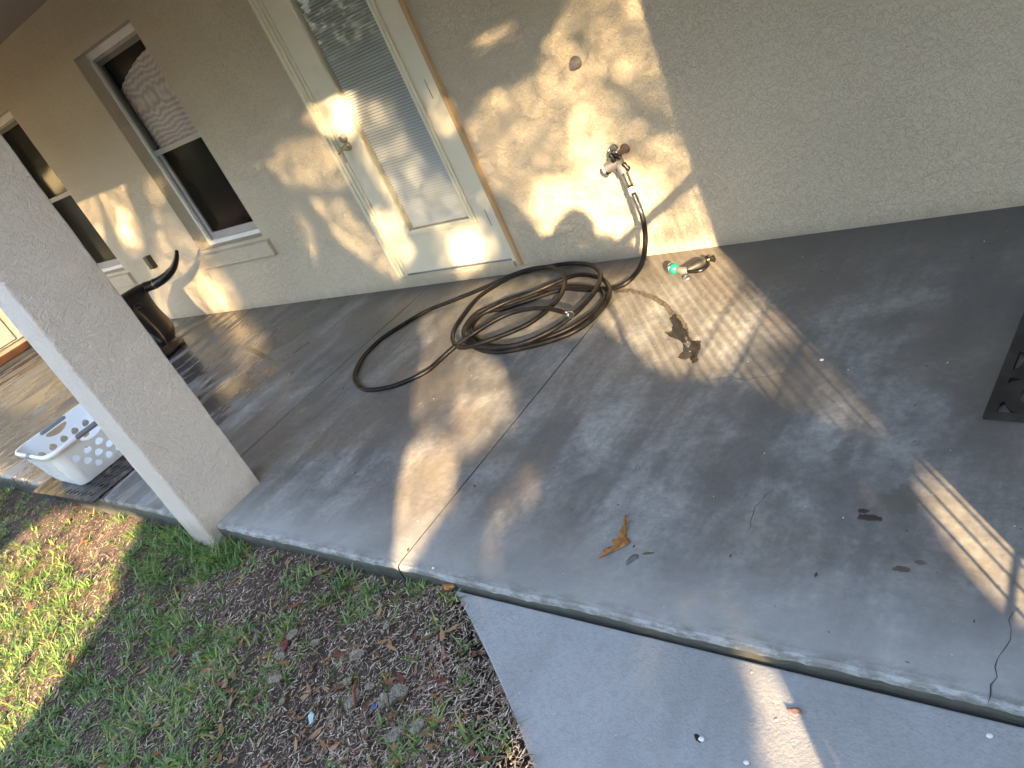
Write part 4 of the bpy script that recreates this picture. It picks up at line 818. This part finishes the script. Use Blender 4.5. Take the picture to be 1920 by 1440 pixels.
s=MB(); s.tube(catmull([Vector((*(-1.7703, 0.6354),-0.04)),Vector((*(-1.717, 0.6146),-0.025)),Vector((*(-1.6811, 0.5809),-0.03)),Vector((*(-1.6469, 0.5588),-0.03)),Vector((*(-1.6113, 0.5567),-0.035))],.01),.0019,6); tag(s.build('twig',M['bark']),'thin bent brown twig hooked around the largest fluff clumps','twig')
s=MB(); s.tube([Vector((*(-1.8468, 0.6009),-0.03)),Vector((*(-1.8228, 0.567),-0.025)),Vector((*(-1.792, 0.5366),-0.035))],[.005,.006,.004],8); tag(s.build('stem_piece',solid('red_stem',(.17,.06,.04),(.10,.04,.03))),'short reddish brown stem standing beside the upright fluff','stem')

# ---------------------------------------------------------------- unseen trees, leaves laid out to shape the low sun's patches
S_AX=Vector((math.cos(AZ),math.sin(AZ),0)); T_AX=S_AX.cross(SUN); T_AX=T_AX if T_AX.z>0 else -T_AX
# wanted sun patches, cut as crown openings across the sun's direction: (outline, share of light let through)
HEAD_SHADOW=[(-0.282, 1.308), (-0.201, 1.444), (-0.1, 1.481), (-0.013, 1.496), (0.026, 1.542), (0.077, 1.561), (0.145, 1.547), (0.187, 1.498), (0.192, 1.405), (0.252, 1.337), (0.304, 1.291), (0.351, 1.229), (0.384, 1.168), (0.359, 1.057)]  # added leaf cluster, shaped to cast a person's head and shoulder shadow
GAPS=[
([(-3.964, 3.602), (-3.466, 3.457), (-3.66, 3.258), (-3.829, 3.129), (-3.999, 3.122), (-3.966, 3.32)],0.078),
([(-3.466, 3.457), (-3.055, 3.344), (-3.185, 3.171), (-3.263, 3.003), (-3.423, 2.85), (-3.658, 2.812), (-3.677, 3), (-3.593, 3.202)],0.12),
([(-3.425, 3.16), (-3.313, 3.098), (-3.451, 2.963), (-3.57, 2.923), (-3.607, 3.031)],0.5),
([(-2.893, 3.197), (-2.719, 3.111), (-2.821, 2.872), (-2.838, 2.695), (-2.988, 2.674), (-3.026, 2.873)],0.04),
([(-3.127, 2.821), (-2.78, 2.716), (-2.622, 2.485), (-2.66, 2.238), (-2.657, 2.039), (-2.761, 1.924), (-3.021, 2.014), (-3.868, 2.309), (-3.525, 2.684)],0.078),
([(-2.903, 2.433), (-2.781, 2.36), (-2.803, 2.119), (-2.9, 1.998), (-3.076, 2.087), (-3.063, 2.267)],0.26),
([(-1.61, 2.673), (-1.329, 2.678), (-1.111, 2.586), (-1.055, 2.407), (-1.089, 2.271), (-1.308, 2.36), (-1.54, 2.491)],0.045),
([(-1.311, 2.607), (-1.141, 2.552), (-1.149, 2.387), (-1.303, 2.429)],0.075),
([(-1.425, 2.324), (-1.217, 2.208), (-1.131, 1.985), (-1.065, 1.692), (-1.099, 1.608), (-1.243, 1.764), (-1.374, 2.016)],0.07),
([(-1.605, 2.391), (-1.559, 2.175), (-1.694, 1.988), (-1.755, 2.097)],0.035),
([(-1.161, 2.72), (-0.972, 2.745), (-0.745, 2.674), (-0.755, 2.592), (-0.83, 2.507), (-0.932, 2.467), (-1.04, 2.548), (-1.118, 2.638)],0.078),
([(-0.927, 2.671), (-0.809, 2.623), (-0.845, 2.536), (-0.926, 2.518), (-0.967, 2.588)],0.5),
([(-0.793, 2.614), (-0.578, 2.492), (-0.591, 2.262), (-0.466, 1.982), (-0.423, 1.754), (-0.498, 1.688), (-0.846, 1.877), (-0.9, 2.229), (-0.876, 2.46)],0.048),
([(-0.352, 2.419), (-0.267, 2.288), (-0.27, 2.178), (-0.359, 2.163), (-0.396, 2.275)],0.045),
([(-1.023, 2.063), (-0.888, 1.984), (-0.894, 1.735), (-1.008, 1.669), (-1.061, 1.805)],0.12),
([(-0.718, 1.732), (-0.546, 1.777), (-0.415, 1.734), (-0.352, 1.607), (-0.407, 1.462), (-0.583, 1.426), (-0.745, 1.508)],0.048),
([(-0.644, 1.658), (-0.56, 1.698), (-0.474, 1.667), (-0.44, 1.595), (-0.474, 1.517), (-0.564, 1.497), (-0.645, 1.548)],0.5),
([(-0.032, 2.466), (0.174, 2.428), (0.159, 2.386), (-0.008, 2.422)],0.048),
([(0.166, 2.171), (0.327, 2.286), (0.489, 2.376), (0.641, 2.295), (0.727, 2.138), (0.726, 1.952), (0.724, 1.777), (0.742, 1.653), (0.761, 1.403), (0.717, 1.058), (0.685, 0.93), (0.362, 1.056), (0.389, 1.166), (0.349, 1.224), (0.252, 1.337), (0.196, 1.379), (-0.084, 1.552), (-0.188, 1.755), (-0.251, 1.936), (-0.222, 2.152), (-0.1, 2.221)],0.078),
([(0.563, 2.106), (0.649, 2.127), (0.709, 2.047), (0.726, 1.93), (0.722, 1.845), (0.649, 1.854), (0.573, 1.933), (0.54, 2.02)],0.078),
([(0.382, 2.138), (0.485, 2.053), (0.544, 1.95), (0.634, 1.84), (0.702, 1.812), (0.712, 1.622), (0.633, 1.616), (0.569, 1.67), (0.482, 1.77), (0.436, 1.918)],0.02),
([(0.704, 1.878), (0.724, 1.777), (0.725, 1.592), (0.697, 1.601), (0.694, 1.749)],0.07),
([(0.278, 1.945), (0.383, 1.911), (0.383, 1.774), (0.304, 1.63), (0.207, 1.665), (0.21, 1.813)],0.26),
([(-0.034, 1.734), (0.183, 1.677), (0.357, 1.631), (0.494, 1.549), (0.557, 1.44), (0.499, 1.291), (0.394, 1.134), (0.216, 1.238), (-0.064, 1.45), (-0.088, 1.616)],0.42),
([(0.553, 1.583), (0.749, 1.483), (0.724, 1.243), (0.688, 1.014), (0.387, 1.137), (0.492, 1.349)],0.14),
(HEAD_SHADOW,.0005),
([(0.404, 1.188), (0.684, 1.112), (0.66, 0.916), (0.577, 0.844), (0.324, 0.767), (0.268, 0.796), (0.163, 0.825), (0.097, 0.923), (0.03, 1.017), (0.141, 1.109), (0.356, 1.127)],0.8),
([(0.684, 1.112), (0.66, 0.916), (0.649, 0.739), (0.645, 0.682), (0.528, 0.676), (0.45, 0.702), (0.351, 0.774), (0.545, 0.855)],.34),
([(0.655, 0.773), (0.67, 0.687), (0.66, 0.58), (0.59, 0.587), (0.484, 0.67), (0.396, 0.722)],.12),
([(-0.979, 1.336), (-0.733, 1.362), (-0.231, 1.295), (0.189, 1.14), (0.129, 1.047), (-0.056, 1.005), (-0.316, 1.026), (-0.584, 1.103), (-0.896, 1.215)],0.16),
([(-0.698, 1.35), (-0.231, 1.295), (-0.061, 1.232), (-0.573, 1.208), (-0.733, 1.212)],0.22),
([(-0.896, 1.215), (-0.702, 1.158), (-0.489, 0.984), (-0.441, 0.908), (-0.469, 0.843), (-0.662, 0.821), (-0.856, 0.851), (-0.943, 1)],0.2),
([(-0.947, 0.87), (-0.807, 0.846), (-0.722, 0.822), (-0.742, 0.734), (-0.859, 0.677), (-0.922, 0.645), (-0.949, 0.649), (-0.962, 0.744), (-0.957, 0.81)],0.8),
([(-0.704, 1.06), (-0.525, 1.012), (-0.495, 0.891), (-0.661, 0.834), (-0.702, 0.912)],0.6),
([(-2.611, 1.752), (-2.385, 1.71), (-2.06, 1.491), (-1.942, 1.384), (-2.153, 1.428), (-2.4, 1.546)],0.34),
([(-2.48, 1.454), (-2.296, 1.454), (-2.138, 1.355), (-2.263, 1.354)],0.5),
([(-2.03, 1.255), (-1.971, 1.275), (-1.847, 1.192), (-1.882, 1.163)],0.5),([(-2.127, 1.239), (-2.057, 1.236), (-1.981, 1.18), (-2.055, 1.194)],0.5),
([(-0.627, 0.603), (-0.605, 0.65), (-0.504, 0.694), (-0.402, 0.722), (-0.422, 0.683), (-0.536, 0.642), (-0.598, 0.598)],.11),
([(0.658, 0.491), (0.674, 0.387), (0.595, 0.334), (0.571, 0.362), (0.586, 0.455)],0.6),
([(0.014, 0.438), (0.03, 0.435), (0.036, 0.388), (0.018, 0.388)],0.34),
([(0.013, 0.358), (0.054, 0.351), (0.073, 0.303), (0.081, 0.259), (-0.006, 0.268), (-0.001, 0.316)],.36),
([(-0.03, 0.296), (-0.022, 0.293), (-0.022, 0.273), (-0.034, 0.275)],.35),
([(-0.228, 0.413), (-0.167, 0.405), (-0.183, 0.385), (-0.233, 0.363), (-0.271, 0.372)],.05),
([(-3.838, 1.042), (-3.582, 1.141), (-3.246, 1.101), (-2.923, 1.058), (-2.651, 0.989), (-2.572, 0.92), (-2.48, 0.791), (-2.479, 0.691), (-2.568, 0.593), (-2.703, 0.517)],1.0),
([(-0.602, 0.351), (-0.565, 0.346), (-0.546, 0.292), (-0.628, 0.301)],.9),
([(-7.803, 2.986), (-6.199, 2.683), (-5.395, 2.542), (-4.294, 1.874), (-4.892, 1.961), (-6.203, 2.245)],0.12),
([(-6.418, 3.483), (-6.196, 3.358), (-6.296, 2.734), (-6.582, 2.603), (-6.738, 2.717)],.12),
([(-1.759, 1.45), (-1.683, 1.409), (-1.857, 0.905), (-2.127, 0.886), (-2.134, 1.268)],.10),
]
def light_map(s_,t_):
    L=np.full(len(s_),.0005)
    for P,v in GAPS:
        a_=np.asarray(P); lo,hi=a_.min(0),a_.max(0); m_=(s_>lo[0])&(s_<hi[0])&(t_>lo[1])&(t_<hi[1])
        if m_.any():
            ii=np.where(m_)[0]; kk=inpoly(s_[ii],t_[ii],P); L[ii[kk]]=v
    return L
def edge_zone(s0,t0,r_):
    m_=np.zeros(len(s0),bool)
    for rr_ in (r_,r_*.66,r_*.33):
        for a_ in range(8): m_|=light_map(s0+rr_*math.cos(a_*math.pi/4),t0+rr_*math.sin(a_*math.pi/4))>.03
    return m_|(light_map(s0,t0)>.03)
def column_clear(s0): return (s0>-2.24)&(s0<-1.70)
S0,S1,T0,T1=-7.0,4.2,-.6,3.9; AR=(S1-S0)*(T1-T0)
def crown_samples(N,foot,kind):
    """kind 0: deep shade, large leaves; 1: dark rim around the openings; 2: thin leafage inside the openings"""
    s0=rng.uniform(S0,S1,N); t0=rng.uniform(T0,T1,N); z_=edge_zone(s0,t0,.10); k1=(z_==(kind>0)); s0,t0=s0[k1],t0[k1]
    L=light_map(s0,t0)
    if kind:      # a leaf of the rim keeps its own half-width away from an opening
        for a_ in range(6): L=np.maximum(L,light_map(s0+.018*math.cos(a_*math.pi/3),t0+.018*math.sin(a_*math.pi/3)))
    L[column_clear(s0)]=.0005; inn=L>.002
    if kind==1: k3=~inn; s0,t0,L=s0[k3],t0[k3],L[k3]
    if kind==2: k3=inn; s0,t0,L=s0[k3],t0[k3],L[k3]
    tau=np.minimum(-np.log(L),7.6)*(1.25,1,1)[kind]*np.where(column_clear(s0),1.7,1); p_=tau*AR/(foot*N); k2=rng.random(len(s0))<p_
    return s0[k2],t0[k2]
Q=[crown_samples(260000,.0066,0),crown_samples(1000000,.00052,1),crown_samples(900000,.00024,2)]
s_=np.concatenate([q[0] for q in Q]); t_=np.concatenate([q[1] for q in Q]); kd=np.concatenate([np.full(len(q[0]),i) for i,q in enumerate(Q)]); n=len(s_); fine=kd>0
head=inpoly(s_,t_,HEAD_SHADOW)
k_=np.where(kd==2,rng.uniform(-8.4,-6.2,n),np.where(kd==1,rng.uniform(-5.6,-4.2,n),rng.uniform(-11.5,-7,n)))      # distance along the sun's direction
k_=np.where(head&(kd>0),rng.uniform(-2.9,-2.2,n),k_)  # head-shaped cluster hung close behind the camera for a crisper shadow edge
Pc=s_[:,None]*np.array(S_AX)+t_[:,None]*np.array(T_AX)+k_[:,None]*np.array(SUN)
nrm=np.array(SUN)[None,:]+rng.normal(0,.45,(n,3)); nrm/=np.linalg.norm(nrm,axis=1)[:,None]
aa=np.cross(nrm,rng.normal(0,1,(n,3))); aa/=np.linalg.norm(aa,axis=1)[:,None]; bb=np.cross(nrm,aa)
sc_=np.array([1.58,.44,.30])[kd]; la=(sc_*rng.uniform(.04,.062,n))[:,None]; lb=(sc_*rng.uniform(.024,.034,n))[:,None]
V=np.stack([Pc-aa*la,Pc-bb*lb,Pc+aa*la,Pc+bb*lb],1)
for i,(lo,hi,lab) in enumerate(((-9,-1.9,'unseen oak left of the sun, leaves laid to shade the lawn'),(-1.9,9,'unseen oak right of the sun, leaves laid to shade the patio'))):
    mk=(s_>=lo)&(s_<hi); cen=Pc[mk].mean(0); so_=(-1.93,1.15)[i]; bq=so_*S_AX+SUN*-9.3; base=Vector((bq.x,bq.y,-.1))
    tr=thing('oak_tree',base,lab,'tree')
    o_=mesh_quads('crown',V[mk],M['treeleaf'],tr)  # leaf layers laid to the light map, head-shaped cluster included
    s=MB(); topz=5.6
    s.tube([base,base+Vector((.05,.03,topz*.4)),base+Vector((-.03,.05,topz*.8)),base+Vector((0,0,topz))],[.17,.13,.10,.05],10)
    idx=np.where(mk)[0]
    for q in rng.choice(idx[(t_[idx]>2.9)&(~fine[idx])],6,replace=False):
        tip=Vector(Pc[q]); st_=base+Vector((0,0,topz-.3)); s.tube([st_,st_.lerp(tip,.5)+Vector((0,0,.08)),tip],[.04,.022,.006],6)
    s.build('trunk',M['bark'],tr)

# unseen hedge added to block the low sky, lower toward the sun
vs=[]; hx=rng.uniform(0,1,42000); ang=R(-178)+hx*R(176); rad=16+rng.normal(0,.5,len(hx)); sunang=-math.pi/2+AZ
hh=np.where(np.abs(ang-sunang)<.45,4.1,7.2+1.6*np.sin(ang*9)+np.sin(ang*23)); zz=rng.uniform(0,1,len(hx))**.85*hh-.1
P=np.stack([-2+rad*np.cos(ang),rad*np.sin(ang),zz],1); n=len(P); nn=rng.normal(0,1,(n,3)); nn/=np.linalg.norm(nn,axis=1)[:,None]; a1=np.cross(nn,rng.normal(0,1,(n,3))); a1/=np.linalg.norm(a1,axis=1)[:,None]; b1=np.cross(nn,a1)
V=np.stack([P-a1*.17,P-b1*.10,P+a1*.17,P+b1*.10],1); hd_=mesh_quads('blocker_hedge',V,M['treeleaf']); tag(hd_,'unseen hedge closing the far side of the garden','blocker_hedge',kind='stuff')
